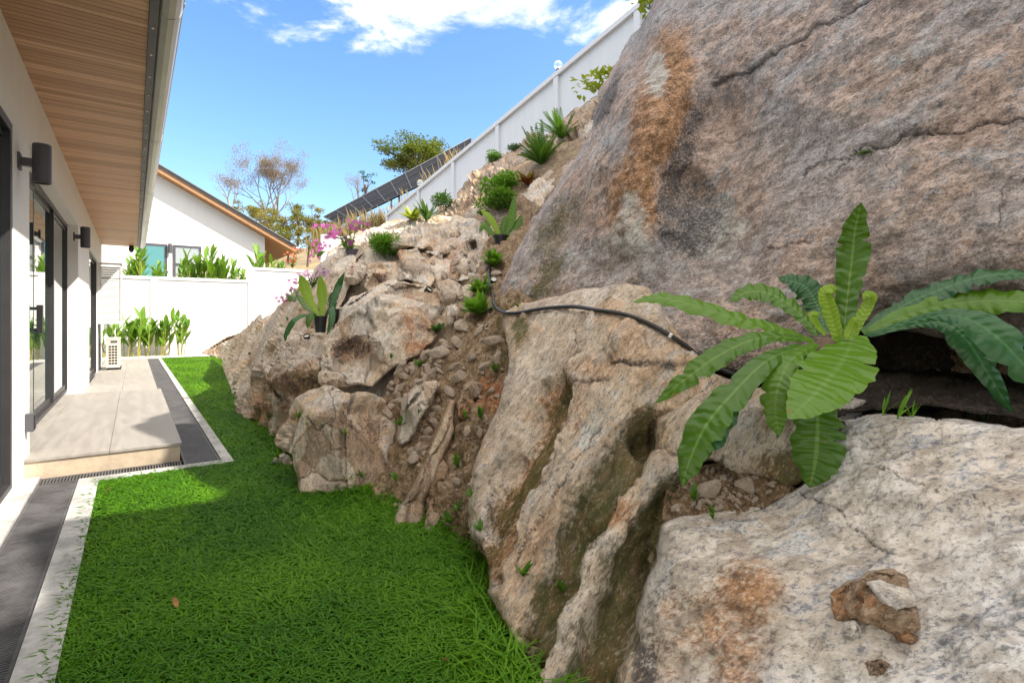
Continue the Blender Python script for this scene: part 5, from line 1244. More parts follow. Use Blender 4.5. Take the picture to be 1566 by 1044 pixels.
frond(t, [(1318, 506, 2.20), (1380, 468, 2.20), (1440, 442, 2.14), (1510, 422, 2.04), (1600, 418, 1.95)], 26, 11, 0.10, mat=M_bnfd, hint=np.array([-0.5, -0.4, 0.7]))
frond(t, [(1320, 509, 2.17), (1400, 478, 2.14), (1480, 462, 2.06), (1570, 462, 1.95), (1680, 480, 1.85)], 26, 12, 0.85, hint=np.array([-0.6, -0.5, 0.4]))
frond(t, [(1325, 512, 2.15), (1385, 494, 2.08), (1440, 482, 1.98), (1490, 492, 1.88), (1540, 530, 1.80), (1600, 600, 1.76), (1640, 660, 1.76)], 31, 13, 0.45, mat=M_bnfd, peak=0.62, base=0.12, ex=2.0, wav=0.12)
frond(t, [(1330, 514, 2.16), (1395, 497, 2.12), (1442, 494, 2.04), (1478, 520, 1.98), (1510, 570, 1.94), (1550, 635, 1.92)], 26, 14, 0.30, mat=M_bnfd, peak=0.62, base=0.12, ex=2.0, wav=0.14)
frond(t, [(1282, 518, 2.12), (1274, 492, 2.12), (1266, 466, 2.11), (1262, 448, 2.10), (1272, 441, 2.10), (1276, 450, 2.10)], 11, 15, 0.8, mat=M_bnfy, wav=0.02, fold=0.5, base=0.6, peak=0.3, lab='young yellow-green frond with curled tip')
frond(t, [(1302, 518, 2.16), (1315, 490, 2.16), (1328, 466, 2.16), (1332, 454, 2.15), (1324, 451, 2.15), (1321, 459, 2.15)], 9, 16, 0.6, mat=M_bnfy, wav=0.0, fold=0.5, base=0.6, peak=0.3, lab='narrow young frond with curled tip')
frond(t, [(1262, 512, 2.10), (1252, 500, 2.10), (1243, 486, 2.09), (1242, 480, 2.09), (1250, 480, 2.09), (1250, 486, 2.09)], 5, 17, 0.6, mat=M_bnfy, wav=0.0, fold=0.5, base=0.6, peak=0.3)
frond(t, [(1296, 518, 2.08), (1302, 502, 2.08), (1308, 490, 2.07), (1312, 492, 2.07)], 8, 18, 0.7, mat=M_bnfy, wav=0.0, fold=0.5, base=0.6, peak=0.3)
mb = MB(); mb.lathe(W(1278, 535, 2.2), [(0.0, -0.10), (0.07, -0.10), (0.10, 0.0), (0.06, 0.05), (0, 0.05)], 14); mb.build('root_ball', M_barkd, t, smooth=True)

# ---- potted bird's-nest fern on the outcrop
def pot(parent, c, r, h, mat=None):
    mb = MB(); mb.lathe(c, [(0, 0), (r * 0.75, 0), (r * 0.95, h * 0.86), (r * 1.06, h * 0.86), (r * 1.06, h), (r * 0.92, h), (r * 0.9, h * 0.9), (0, h * 0.88)], 18)
    return mb.build('pot', mat or M_black, parent)
d0 = 5.25
c = W(490, 508, d0)
t = thing('potted_fern', 'bird-nest fern with two bright upright fronds in a black pot on the outcrop', 'potted fern', c)
pot(t, c, 10 * d0 / F, 25 * d0 / F)
frond(t, [(488, 486, d0), (475, 460, d0 + .05), (465, 436, d0 + .05), (459, 420, d0)], 10, 21, 1.0, mat=M_bnfy, wav=0.08, n=22)
frond(t, [(492, 486, d0), (493, 460, d0 + .05), (492, 440, d0 + .05), (489, 420, d0)], 9, 22, 0.7, mat=M_bnfy, wav=0.08, n=22)
frond(t, [(496, 488, d0 + .05), (505, 470, d0 + .1), (513, 450, d0 + .15), (520, 435, d0 + .2), (526, 416, d0 + .2)], 6, 23, 0.2, mat=M_bnfd, n=22, wav=0.12)
frond(t, [(497, 486, d0), (506, 470, d0 - .05), (507, 490, d0 - .12), (500, 512, d0 - .15)], 6, 24, 0.5, mat=M_bnfd, n=22, wav=0.14)
frond(t, [(486, 488, d0), (466, 482, d0 - .1), (448, 492, d0 - .2), (438, 510, d0 - .2), (436, 522, d0 - .2)], 5.5, 25, 0.5, mat=M_bnfd, n=22, wav=0.14)
frond(t, [(486, 488, d0), (478, 480, d0 - .05), (473, 490, d0 - .1), (470, 502, d0 - .12)], 7, 26, 0.3, n=18)
frond(t, [(482, 480, d0 + .1), (468, 470, d0 + .2), (458, 455, d0 + .3), (452, 452, d0 + .3)], 5, 27, 0.4, n=18)
c = W(511, 494, 5.35)
t = thing('potted_fern', 'dark blue-green strap-leaved fern with its pot half hidden behind the bright potted fern', 'potted fern', c)
pot(t, c, 8 * 5.35 / F, 22 * 5.35 / F)
frond(t, [(511, 476, 5.4), (513, 455, 5.45), (517, 436, 5.45), (527, 416, 5.4)], 6, 28, 0.6, mat=M_bnfd, n=20, wav=0.14)
frond(t, [(509, 476, 5.4), (506, 460, 5.5), (508, 446, 5.5)], 5, 29, 0.3, mat=M_bnfd, n=16, wav=0.1)

# ---- potted bird's-nest fern at the top of the gully
d0 = 6.2; c = W(766, 378, d0)
t = thing('potted_fern', 'bird-nest fern with long yellow-tipped fronds in a pot against the giant boulder', 'potted fern', c)
pot(t, c, 11 * d0 / F, 18 * d0 / F)
for pts, hw, sd, ti, m_ in (([(768, 362, d0), (778, 345, d0), (784, 325, d0), (787, 298, d0)], 8.5, 31, 0.8, M_bnf), ([(764, 364, d0), (758, 348, d0), (748, 332, d0), (735, 320, d0)], 7, 32, 1.0, M_bnfy), ([(772, 364, d0), (786, 350, d0), (794, 338, d0), (798, 328, d0)], 7, 33, 0.6, M_bnf),
                            ([(770, 364, d0), (782, 366, d0 - .1), (783, 380, d0 - .15), (777, 392, d0 - .15)], 6.5, 34, 0.9, M_bnfy), ([(760, 366, d0), (748, 352, d0), (740, 344, d0), (733, 356, d0)], 7, 35, 0.8, M_bnf), ([(768, 364, d0), (770, 345, d0), (774, 330, d0)], 7, 36, 0.5, M_bnf)):
    frond(t, pts, hw, sd, ti, mat=m_, n=18, wav=0.06)

# ---- small planting
def strap_plant(name, label, cat, px, py, size, n, mat, w=0.10, up=0.7, seed=1, group=None, lift=0.0, base=None, rd=0):
    r = random.Random(seed); c, nr = (hit(px, py) if base is None else (np.array(base), np.array([0, 0, 1.0])))
    mb = MB()
    for i in range(n):
        az = r.random() * 6.283; el = up * r.uniform(0.5, 1.3); L = size * r.uniform(0.6, 1.1)
        dr = np.array([math.cos(az) * math.cos(el), math.sin(az) * math.cos(el), math.sin(el)]); dr = dr + 0.35 * nr; dr /= np.linalg.norm(dr)
        P3 = [c + dr * L * s + np.array([0, 0, -0.45 * L * s * s * (1.1 - min(1, el))]) for s in np.linspace(0, 1, 7)]
        mb.strip(P3, [w * L * q for q in (0.35, 0.75, 1, 0.98, 0.8, 0.5, 0.06)], np.array([0.01, 0, 1.0]) + 0.4 * nr - dr * 0.3, nc=2, fold=0.25, tint=r.random())
    o = mb.build(name, mat, None, smooth=True, origin=c); return tag(o, label, cat, group)
def fern_clump(name, label, cat, px, py, size, n, mat, seed=1, up=0.8, group=None, base=None, np_=22, pw_=0.15):
    r = random.Random(seed); c, nr = (hit(px, py) if base is None else (np.array(base), np.array([0, 0, 1.0])))
    mb = MB()
    for i in range(n):
        az = r.random() * 6.283; el = up * r.uniform(0.5, 1.35); L = size * r.uniform(0.6, 1.1); ti = r.random()
        dr = np.array([math.cos(az) * math.cos(el), math.sin(az) * math.cos(el), math.sin(el)]) + 0.3 * nr; dr /= np.linalg.norm(dr)
        P3 = [c + dr * L * s + np.array([0, 0, -0.5 * L * s * s * (1.25 - min(1.1, el))]) for s in np.linspace(0, 1, np_ + 1)]
        mb.tube([P3[k] for k in range(0, np_ + 1, 2)], [0.004 * size / 0.4] * len(range(0, np_ + 1, 2)), 3, tint=ti, caps=False)
        for k in range(1, np_ + 1):
            tg = P3[k] - P3[k - 1]; tg /= np.linalg.norm(tg) + 1e-9
            sd = np.cross(tg, [0, 0, 1.0]); sd /= np.linalg.norm(sd) + 1e-9
            s = k / np_; ll = size * pw_ * math.sin(min(1, s * 1.6 + 0.12) * 1.57) * (1.05 - s) ** 0.6; ww = L / np_ * 0.36
            for q in (-1, 1):
                a = P3[k]; b = a + (sd * q + tg * 0.5) * ll + np.array([0, 0, -0.25 * ll]); m_ = (a + b) / 2
                mb.add([a, m_ + tg * ww, b, m_ - tg * ww * 0.7], [(0, 1, 2, 3)], [(0.5, 0), (1, .5), (0.5, 1), (-1, .5)], min(1, max(0, ti + r.uniform(-.2, .2))))
    o = mb.build(name, mat, None, origin=c); return tag(o, label, cat, group)
def leaf_cloud(mb, r, c, rad, n, leaf, mats=1, lo=0.0, aspect=0.45, shell=0.35):
    """leaves through a lumpy volume"""
    c = np.array(c, float); rad = np.array(rad if hasattr(rad, '__len__') else (rad,) * 3, float)
    for i in range(n):
        v = np.array([r.gauss(0, 1) for _ in range(3)]); v /= np.linalg.norm(v); v *= (shell + (1 - shell) * r.random()) ** 0.7
        p = c + v * rad; az = r.random() * 6.283; el = r.uniform(-0.5, 0.9)
        d = np.array([math.cos(az) * math.cos(el), math.sin(az) * math.cos(el), math.sin(el)]) * 0.8 + v * 0.6; d /= np.linalg.norm(d)
        s = np.cross(d, [0.1, 0.2, 1.0]); s /= np.linalg.norm(s) + 1e-9; u = np.cross(s, d); L = leaf * r.uniform(0.6, 1.3)
        m_ = p + d * L * 0.5 + u * L * 0.10
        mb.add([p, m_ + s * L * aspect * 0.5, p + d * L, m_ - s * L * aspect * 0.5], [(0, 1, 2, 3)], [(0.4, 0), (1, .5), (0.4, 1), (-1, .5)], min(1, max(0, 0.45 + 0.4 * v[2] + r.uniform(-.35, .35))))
def shrub(name, label, cat, px, py, rad, n, leaf, mat, seed=1, lumps=5, base=None, group=None, aspect=0.45, flat=0.75):
    r = random.Random(seed); c = hit(px, py)[0] if base is None else np.array(base)
    mb = MB()
    for k in range(lumps):
        q = c + np.array([r.uniform(-.6, .6) * rad, r.uniform(-.6, .6) * rad, r.uniform(0.15, 0.8) * rad * flat])
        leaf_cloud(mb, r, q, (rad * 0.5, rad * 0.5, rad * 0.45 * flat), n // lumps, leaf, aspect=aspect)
    for k in range(7):
        q = c + np.array([r.uniform(-.5, .5) * rad, r.uniform(-.5, .5) * rad, rad * 0.6 * flat]); mb.tube([c, (c + q) / 2 + 0.05 * rad, q], [0.02 * rad, 0.015 * rad, 0.006 * rad], 4, caps=False, tint=0.1)
    o = mb.build(name, mat, None, origin=c); return tag(o, label, cat, group)

shrub('fern', 'bright feathery green fern bush on the left top of the outcrop', 'fern', 592, 388, 0.34, 2600, 0.055, M_fernb, 41, lumps=9, aspect=0.28)
strap_plant('croton', 'yellow-green spiky plant on the crest below the low end of the fence', 'plant', 630, 338, 0.36, 46, M_yel, w=0.10, seed=42)
strap_plant('shrub', 'dark thin-leaved plant right of the yellow-green spiky plant', 'plant', 652, 338, 0.45, 26, M_fernd, w=0.06, seed=43)
shrub('shrub', 'small dark bush at the foot of the white fence, left of the slope', 'shrub', 683, 318, 0.26, 500, 0.08, M_fernd, 44, aspect=0.3)
shrub('fern', 'green fern on the rim of the brown slope nearest the fence post', 'fern', 755, 247, 0.24, 1000, 0.06, M_fern, 45, lumps=7, aspect=0.28)
shrub('fern', 'small dark fern on the slope rim right of the first fern', 'fern', 787, 230, 0.17, 500, 0.06, M_fernd, 46, lumps=5, aspect=0.25)
fern_clump('fern', 'large arching sword fern on the upper slope above the red plant', 'fern', 828, 252, 0.62, 44, M_fern, 47, up=1.0)
fern_clump('fern', 'tall upright fern growing against the giant boulder near the top of the slope', 'fern', 860, 212, 0.62, 36, M_fern, 48, up=1.15)
shrub('shrub', 'bright green leafy shrub on the upper slope below the sword fern', 'shrub', 768, 296, 0.40, 1100, 0.085, M_fernb, 49)
shrub('shrub', 'pale green small-leaved shrub above the potted fern by the giant boulder', 'shrub', 760, 322, 0.34, 1000, 0.07, M_fern, 50)
strap_plant('red_plant', 'small dark red-leaved plant below the sword fern', 'plant', 808, 284, 0.28, 30, M_red, w=0.14, seed=51)
strap_plant('leafy_plant', 'broad-leaved green plant where the hose starts, beside the giant boulder', 'plant', 756, 408, 0.22, 60, M_fernb, w=0.15, up=0.9, seed=52)
strap_plant('leafy_plant', 'variegated leafy plant left of the hose in the upper gully', 'plant', 738, 452, 0.22, 64, M_fernb, w=0.15, up=0.9, seed=53)
strap_plant('leafy_plant', 'lowest broad-leaved plant beside the bend of the hose', 'plant', 736, 482, 0.24, 64, M_fernb, w=0.15, up=0.9, seed=54)
fern_clump('fern', 'small fern hanging in the dark gully under the hose', 'fern', 757, 568, 0.13, 16, M_fern, 55)
strap_plant('shrub', 'dark low leafy plant by the pebbles left of the gully', 'plant', 668, 508, 0.16, 22, M_fernd, w=0.16, seed=56)
shrub('shrub', 'yellow-leaved shrub over the shoulder of the giant boulder', 'shrub', 905, 150, 0.26, 150, 0.085, M_yel, 57, base=W(908, 140, 6.0), flat=1.0)
shrub('shrub', 'thin yellow-green sprig at the very top of the giant boulder', 'shrub', 990, 20, 0.22, 60, 0.10, M_yel, 58, base=W(992, 14, 5.0))
strap_plant('weed', 'tiny green tuft in the long crack of the giant boulder', 'plant', 1322, 236, 0.055, 24, M_fern, w=0.14, up=0.4, seed=59)
# weeds on rock and at the foot
weeds = [(598, 548, .10), (792, 470, .08), (640, 632, .09), (612, 651, .11), (455, 640, .08), (524, 662, .09), (530, 735, .11), (552, 728, .10), (606, 735, .12), (694, 668, .09), (712, 640, .10), (735, 640, .12), (700, 715, .10), (640, 560, .12), (608, 560, .1), (720, 760, .07), (690, 800, .09), (712, 830, .1), (735, 812, .09), (700, 780, .08), (425, 700, .14), (412, 640, .10), (470, 650, .06), (1340, 630, .0), (430, 500, .10), (440, 490, .1)]
WL = ['green weed in a crack of the broken rocks', 'green weed growing among stones', 'small weed at the foot of the rocks']
wp = None
for i, (x, y, s) in enumerate(weeds):
    if not s: continue
    strap_plant('weed', 'small green weed rooted in a crack of the rocks', 'weed', x, y, s * rnd.uniform(0.6, 1.1), rnd.randint(5, 16), M_fern, w=rnd.uniform(0.07, 0.16), up=rnd.uniform(0.7, 1.1), seed=200 + i, group='small weeds on the rocks')
for i, (x, y, s) in enumerate([(1062, 765, .07), (1090, 792, .05), (800, 880, .08), (860, 905, .07), (745, 940, .10), (770, 985, .12), (785, 1010, .14), (755, 1000, .13)]):
    strap_plant('weed', 'small leafy weed at the damp foot of the near rocks', 'weed', x, y, s * rnd.uniform(0.7, 1.1), rnd.randint(8, 18), M_fern, w=rnd.uniform(0.08, 0.16), up=rnd.uniform(0.7, 1.1), seed=300 + i, group='small weeds by the near rocks')
for i, (x, y, s) in enumerate([(1350, 635, .10), (1372, 640, .13), (1395, 638, .08), (1480, 640, .14), (1505, 645, .07), (1420, 636, .10)]):
    strap_plant('grass_tuft', 'thin grass tuft in the soil of the dark hollow', 'grass tuft', x, y, s, 6, M_fernb, w=0.05, up=1.0, seed=330 + i, group='grass tufts in the dark hollow')

# ---- orchids
def orchid(label, base, tops, leaves, seed, petal, nf=10, fs=0.05, leafL=0.35):
    r = random.Random(seed); b = np.array(base, float)
    t = thing('orchid', label, 'orchid', b)
    mb = MB(); ml = MB()
    for tp in tops:
        tp = np.array(tp, float); mid = (b + tp) / 2 + np.array([r.uniform(-.05, .05), 0, 0.08])
        mb.tube(spl([b, mid, tp], 8), 0.008, 5)
    for i in range(leaves):
        az = r.random() * 6.283; hh = r.uniform(0.0, 0.5); p = b + (np.array(tops[i % len(tops)], float) - b) * hh
        d = np.array([math.cos(az) * 0.7, math.sin(az) * 0.7, 0.6]); L = leafL * r.uniform(0.6, 1.1)
        ml.strip([p + d * L * s + np.array([0, 0, -0.4 * L * s * s]) for s in np.linspace(0, 1, 6)], [L * 0.09 * q for q in (0.5, 1, 1, .9, .6, .1)], (0, 0.1, 1), nc=2, fold=0.3, tint=r.random())
    mb.build('stem', M_stem, t); ml.build('leaf_tuft', M_fern, t, smooth=True)
    for tp in tops:
        mf = MB(); tp = np.array(tp, float)
        for i in range(nf):
            c = tp + np.array([r.gauss(0, 1) * fs * 1.7, r.gauss(0, 1) * fs * 1.7, r.gauss(0, 1) * fs * 1.0])
            fc = np.array([-0.4 + r.uniform(-.5, .5), -0.8, r.uniform(-.2, .5)]); fc /= np.linalg.norm(fc)
            sx_ = np.cross(fc, [0, 0, 1.0]); sx_ /= np.linalg.norm(sx_); uy = np.cross(sx_, fc); ti = r.random()
            for k in range(5):
                a = k * 1.2566 + 1.57; d = sx_ * math.cos(a) + uy * math.sin(a); q = -sx_ * math.sin(a) + uy * math.cos(a); R = fs * r.uniform(0.8, 1.1)
                mf.add([c, c + d * R * 0.6 + q * R * 0.36 + fc * R * 0.12, c + d * R, c + d * R * 0.6 - q * R * 0.36 + fc * R * 0.12], [(0, 1, 2, 3)], [(0.5, 0), (1, .5), (0.5, 1), (-1, .5)], ti)
        mf.build('flower_spray', petal, t)
    return t
d_ = 7.6
ob = W(538, 388, d_)
ot = orchid('tall magenta orchid standing above the skyline in front of the highest white wall', ob, [W(497, 346, d_), W(505, 361, d_), W(517, 359, d_), W(536, 345, d_), W(551, 343, d_), W(530, 368, d_)], 16, 61, M_petal, 8, 0.036, 0.30)
mb = MB(); mb.lathe(ob + np.array([0, 0, -0.10]), [(0, 0), (0.07, 0), (0.09, 0.16), (0, 0.16)], 14); mb.build('pot', M_dgrey, ot)
d_ = 7.4; orchid('pale lilac orchid behind the bright potted fern', hit(478, 440)[0], [W(462, 420, d_), W(470, 416, d_), W(488, 420, d_), W(496, 411, d_), W(500, 415, d_)], 8, 62, M_petalw, 7, 0.034, 0.22)
d_ = 7.9; orchid('low magenta orchid spilling over the left edge of the rocks by the white wall', hit(450, 462)[0], [W(439, 460, d_), W(444, 444, d_), W(456, 432, d_), W(437, 456, d_)], 9, 63, M_petal, 6, 0.032, 0.24)
orchid('small pink orchid on the far slope in front of the back wall', W(490, 392, 12.0), [W(487, 372, 12), W(491, 382, 12), W(480, 392, 12), W(494, 376, 12)], 12, 64, M_petal, 7, 0.045, 0.35)
orchid('red-orange orchid behind the middle garden wall by the neighbouring eave', W(447, 410, 21.6), [W(445, 392, 21.5), W(452, 385, 21.5), W(456, 382, 21.5), W(443, 400, 21.5), W(450, 398, 21.5)], 10, 65, M_petalr, 7, 0.06, 0.45)

# ---- broad-leaved plants along the back wall
def canna(base, h, seed, label, group):
    r = random.Random(seed); b = np.array(base, float)
    t = thing('canna_plant', label, 'plant', b, group)
    ms = MB(); ml = MB()
    for s in range(r.randint(4, 6)):
        az = r.random() * 6.283; o = b + np.array([math.cos(az), math.sin(az), 0]) * r.uniform(0.02, 0.16); hh = h * r.uniform(0.55, 0.85)
        top = o + np.array([math.cos(az) * 0.10, math.sin(az) * 0.10, hh]); ms.tube([o, (o + top) / 2, top], [0.016, 0.013, 0.008], 6)
        for k in range(5):
            p = o + (top - o) * (0.35 + 0.65 * k / 4); a2 = r.random() * 6.283; el = r.uniform(0.85, 1.4); L = h * r.uniform(0.38, 0.55)
            d = np.array([math.cos(a2) * math.cos(el), math.sin(a2) * math.cos(el), math.sin(el)])
            ml.strip([p + d * L * q + np.array([0, 0, -0.25 * L * q * q]) for q in np.linspace(0, 1, 7)], [L * 0.105 * q for q in (0.25, 0.7, 1, 1, .8, .42, .03)], np.array([-d[0], -d[1] - 0.3, 0.8]), nc=2, fold=0.3, tint=r.random())
    ms.build('stalk', M_stalk, t); ml.build('foliage', M_canna, t, smooth=True)
    return t
for i, px in enumerate((166, 192, 208, 224, 241, 256, 275)):
    p = WY(px, 500, 20.35); canna((p[0], 20.35 + 0.1 * (i % 2), 0.03), 1.35 if i else 0.95, 400 + i, 'yellow-green broad-leaved plant growing against the lower white garden wall', 'broad-leaved plants against the back wall')
for i, (px, h_) in enumerate(((200, 1.05), (214, 1.45), (246, 1.0), (284, 1.2), (296, 1.4), (311, 1.4), (325, 1.5), (340, 1.45), (352, 1.2), (366, 1.0), (392, 1.35), (410, 1.1), (426, 1.0))):
    p = WY(px, 420, 22.0); canna((p[0], 22.0 + 0.15 * (i % 3), 2.05 + (0.35 if px > 380 else 0)), h_ * 1.05, 430 + i, 'broad-leaved plant whose leaves show above the white garden wall', 'broad-leaved plants behind the back wall')

# ---- trees and brush beyond
def tube_tree(mb, r, p, d, L, rad, lev, tips, spread=0.55, kids=(2, 4), shrink=0.68, upb=0.15):
    n = 3; pts = [p]; 
    for i in range(n):
        d = d + np.array([r.uniform(-.18, .18), r.uniform(-.18, .18), r.uniform(-.08, .16) + upb * 0.3]); d /= np.linalg.norm(d); pts.append(pts[-1] + d * L / n)
    mb.tube(pts, [rad * (1 - 0.35 * i / n) for i in range(n + 1)], 6 if lev > 2 else 3, caps=False, tint=r.random())
    if lev == 0: tips.append((pts[-1], d)); return
    for k in range(r.randint(*kids)):
        a = r.random() * 6.283; x = np.cross(d, [0.3, 0.5, 0.8]); x /= np.linalg.norm(x); y = np.cross(d, x); sp = spread * r.uniform(0.6, 1.4)
        nd = d * math.cos(sp) + (x * math.cos(a) + y * math.sin(a)) * math.sin(sp); nd[2] += upb; nd /= np.linalg.norm(nd)
        tube_tree(mb, r, pts[-1 if k < 2 else -2], nd, L * shrink * r.uniform(0.8, 1.15), rad * 0.58, lev - 1, tips, spread, kids, shrink, upb)
def bare_tree(label, px, py, d, h, seed, lev=6, bloom=True, group=None, kids=(2, 3)):
    r = random.Random(seed); b = W(px, py, d); t = thing('bare_tree', label, 'tree', b, group)
    mb = MB(); tips = []
    for k in range(3):
        a = k * 2.1 + r.random(); tube_tree(mb, r, b, np.array([math.cos(a) * 0.35, math.sin(a) * 0.35, 1.0]), h * 0.30, h * 0.018, lev, tips, 0.55, kids, 0.74, 0.05)
    mb.build('trunk', M_bark, t)
    if bloom:
        ml = MB()
        for p, d_ in tips:
            leaf_cloud(ml, r, p, h * 0.045, 7, h * 0.016, aspect=0.5)
        ml.build('crown', M_purp, t)
    return t
bare_tree('bare pinkish-purple tree with pale branching trunk behind the neighbouring house', 412, 352, 38, 5.4, 71, lev=7)
bare_tree('smaller leafless twiggy tree left of the purple tree above the sloping roof', 352, 325, 42, 3.4, 72, lev=5, bloom=False, kids=(2, 3))
bare_tree('small pale bare shrub-tree left of the dark canopy', 545, 318, 36, 2.4, 73, lev=5, bloom=True)

def crown_tree(label, name, px, py, d, h, rx, rz, mat, seed, clumps=26, per=150, leaf=0.16, group=None, cat='tree'):
    r = random.Random(seed); b = W(px, py, d); t = thing(name, label, cat, b, group)
    mt = MB(); ml = MB(); top = b + np.array([0, 0, h - rz])
    mt.tube([b - np.array([0, 0, 0.6]), b + np.array([0.1, 0, (h - rz) * 0.6]), top], [0.03 * h, 0.024 * h, 0.015 * h], 7)
    for k in range(clumps):
        v = np.array([r.gauss(0, 1), r.gauss(0, 1), r.gauss(0, 0.8)]); v /= np.linalg.norm(v) + 1e-6; v *= r.uniform(0.35, 1.0)
        c = top + v * np.array([rx, rx, rz])
        if k % 2 == 0: mt.tube([b + np.array([0, 0, (h - rz) * 0.6]), (top + c) / 2 - np.array([0, 0, 0.1]), c], [0.012 * h, 0.008 * h, 0.004 * h], 5, caps=False)
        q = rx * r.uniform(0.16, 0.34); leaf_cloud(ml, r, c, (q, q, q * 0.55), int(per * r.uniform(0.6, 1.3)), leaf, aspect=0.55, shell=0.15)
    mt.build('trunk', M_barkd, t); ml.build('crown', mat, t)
    return t
crown_tree('dark olive evergreen tree with layered crown above the canopy', 'evergreen_tree', 640, 300, 34, 4.0, 2.5, 1.55, M_ever, 81, 64, 150, 0.17)
crown_tree('thin bluish-green sapling left of the evergreen tree', 'evergreen_tree', 558, 322, 35, 2.6, 0.75, 0.9, M_fernd, 82, 9, 60, 0.12)
for i, (px, py, d, h, rx, m_) in enumerate(((398, 360, 33, 2.0, 1.3, M_bush), (428, 356, 35, 2.3, 1.5, M_bush), (455, 362, 33, 2.5, 1.3, M_bushg), (478, 366, 32, 2.5, 1.2, M_bush), (470, 392, 30, 2.1, 1.0, M_bush), (440, 385, 31, 2.2, 1.4, M_bushg), (492, 396, 29.5, 2.0, 0.9, M_bush), (372, 345, 36, 1.6, 1.2, M_bush), (416, 372, 32, 2.2, 1.4, M_bush), (505, 372, 33, 1.8, 1.0, M_bush))):
    crown_tree('dry tan-green bush on the hillside behind the neighbouring house', 'hill_bush', px, py, d, h, rx, h * 0.5, m_, 500 + i, 14, 110, 0.13, 'dry bushes on the far hillside', 'bush')
def dry_grass(px, py, d, n, h, sp, seed, label):
    r = random.Random(seed); b = W(px, py, d); mb = MB()
    for i in range(n):
        o = b + np.array([r.gauss(0, sp), r.gauss(0, sp), -0.2]); a = r.random() * 6.283; hh = h * r.uniform(0.5, 1.2); ln = r.uniform(0.1, 0.5)
        mb.strip([o + np.array([math.cos(a) * ln * hh * q * q, math.sin(a) * ln * hh * q * q, hh * q]) for q in (0, .4, .75, 1)], [0.018, 0.016, 0.02, 0.004], (math.cos(a + 1.5), math.sin(a + 1.5) - 1, 0.3), nc=1, fold=0, tint=r.random())
    for i in range(n // 12):
        o = b + np.array([r.gauss(0, sp), r.gauss(0, sp), -0.2]); tube_tree(mb, r, o, np.array([r.uniform(-.3, .3), 0, 1.0]), h * 0.45, 0.014, 2, [], 0.5, (2, 3), 0.6)
    o = mb.build('dry_grass', M_dry, None, origin=b); tag(o, label, 'dry grass', 'dry grass clumps beyond the fence')
dg = [(512, 368, 26.5, 170, 0.9, 0.45), (540, 360, 26.0, 190, 1.0, 0.45), (566, 352, 25.5, 190, 1.0, 0.4), (500, 382, 27.0, 150, 0.8, 0.45), (556, 372, 25.0, 160, 0.9, 0.45), (584, 345, 25.2, 130, 0.9, 0.3)]
for px, hh in ((612, 0.9), (634, 0.9), (656, 0.9), (676, 0.9), (700, 1.15)):
    dg.append((px, 325 - 0.763 * (px - 590) + 26, 9027 / (px - 205) + 2.0, 60, hh, 0.22))
for i, (px, py, d, n, h, sp) in enumerate(dg):
    dry_grass(px, py, d, n, h, sp, 600 + i, 'clump of dry straw-coloured grass beyond the end of the white fence')

# ---- hose, clips and garden lights
hp = [(750, 412), (749, 430), (752, 452), (760, 470), (775, 480), (795, 481), (818, 477), (845, 473), (880, 473), (915, 477), (950, 484), (985, 496), (1015, 511), (1045, 530), (1075, 548), (1110, 562), (1150, 576), (1190, 590)]
HP = []
for x, y in hp: HP.append(hit(x, y, 0.018)[0])
for _ in range(2):
    H2 = [p.copy() for p in HP]
    for i in range(1, len(HP) - 1): H2[i] = 0.5 * HP[i] + 0.25 * (HP[i - 1] + HP[i + 1])
    cam0 = np.array([0, 0, EYE])
    # keep each point on its own line of sight, only even out the distance
    for i in range(1, len(HP) - 1):
        r0 = HP[i] - cam0; n0 = np.linalg.norm(r0); HP[i] = cam0 + r0 / n0 * min(n0, np.linalg.norm(H2[i] - cam0))
t = thing('garden_hose', 'black irrigation hose running across the pale rock to the large fern', 'hose', HP[8])
mb = MB(); mb.tube(spl(HP, 90), 0.0125, 10); mb.build('pipe', M_black, t, smooth=True)
for k in (4, 12):
    a = HP[k]; b = HP[k + 1]; u = (b - a) / np.linalg.norm(b - a); c = a + u * 0.02
    mb = MB(); mb.tube([c, c + u * 0.016], 0.0155, 10); mb.build('clip', M_white, t)
def spot(label, px, py, aim, r=0.035, L=0.09, d=None):
    c = hit(px, py, 0.03)[0] if d is None else W(px, py, d); t = thing('garden_spotlight', label, 'spotlight', c, 'garden spotlights')
    aim = np.array(aim, float); aim /= np.linalg.norm(aim)
    mb = MB(); mb.lathe(c, [(0, -L), (r * 0.7, -L), (r, -L * 0.5), (r, 0), (r * 0.86, 0), (r * 0.84, -0.012)], 18, axis=tuple(aim)); mb.build('housing', M_black, t)
    mb = MB(); mb.lathe(c, [(r * 0.84, -0.012), (0, -0.010)], 18, axis=tuple(aim)); mb.build('lens', M_lens, t)
    mb = MB(); mb.tube([c - aim * L * 0.6, c - aim * L * 0.6 + np.array([0.01, 0.01, -0.10])], 0.008, 6); mb.build('spike', M_black, t)
M_lens = plain('spotlight_lens', (0.62, 0.60, 0.52), 0.15, 0.05, 30)
spot('black garden spotlight lying in the grass at the foot of the tall ribbed rock', 705, 912, (-0.5, -0.8, 0.35), d=2.36)
spot('round metal spotlight beside the top of the hose', 757, 430, (-0.4, -0.8, 0.5), r=0.034, L=0.08)
spot('low spotlight lying on the flat rock below the black flower pot', 472, 515, (-0.3, -0.5, 0.8), r=0.035, L=0.05)
spot('dark spotlight on top of the central boulder', 657, 446, (0.3, -0.6, 0.7), r=0.04, L=0.08)
spot('dark spotlight at the lawn edge left of the square block', 405, 692, (0.3, -0.6, 0.7), r=0.035, L=0.08, d=4.92)

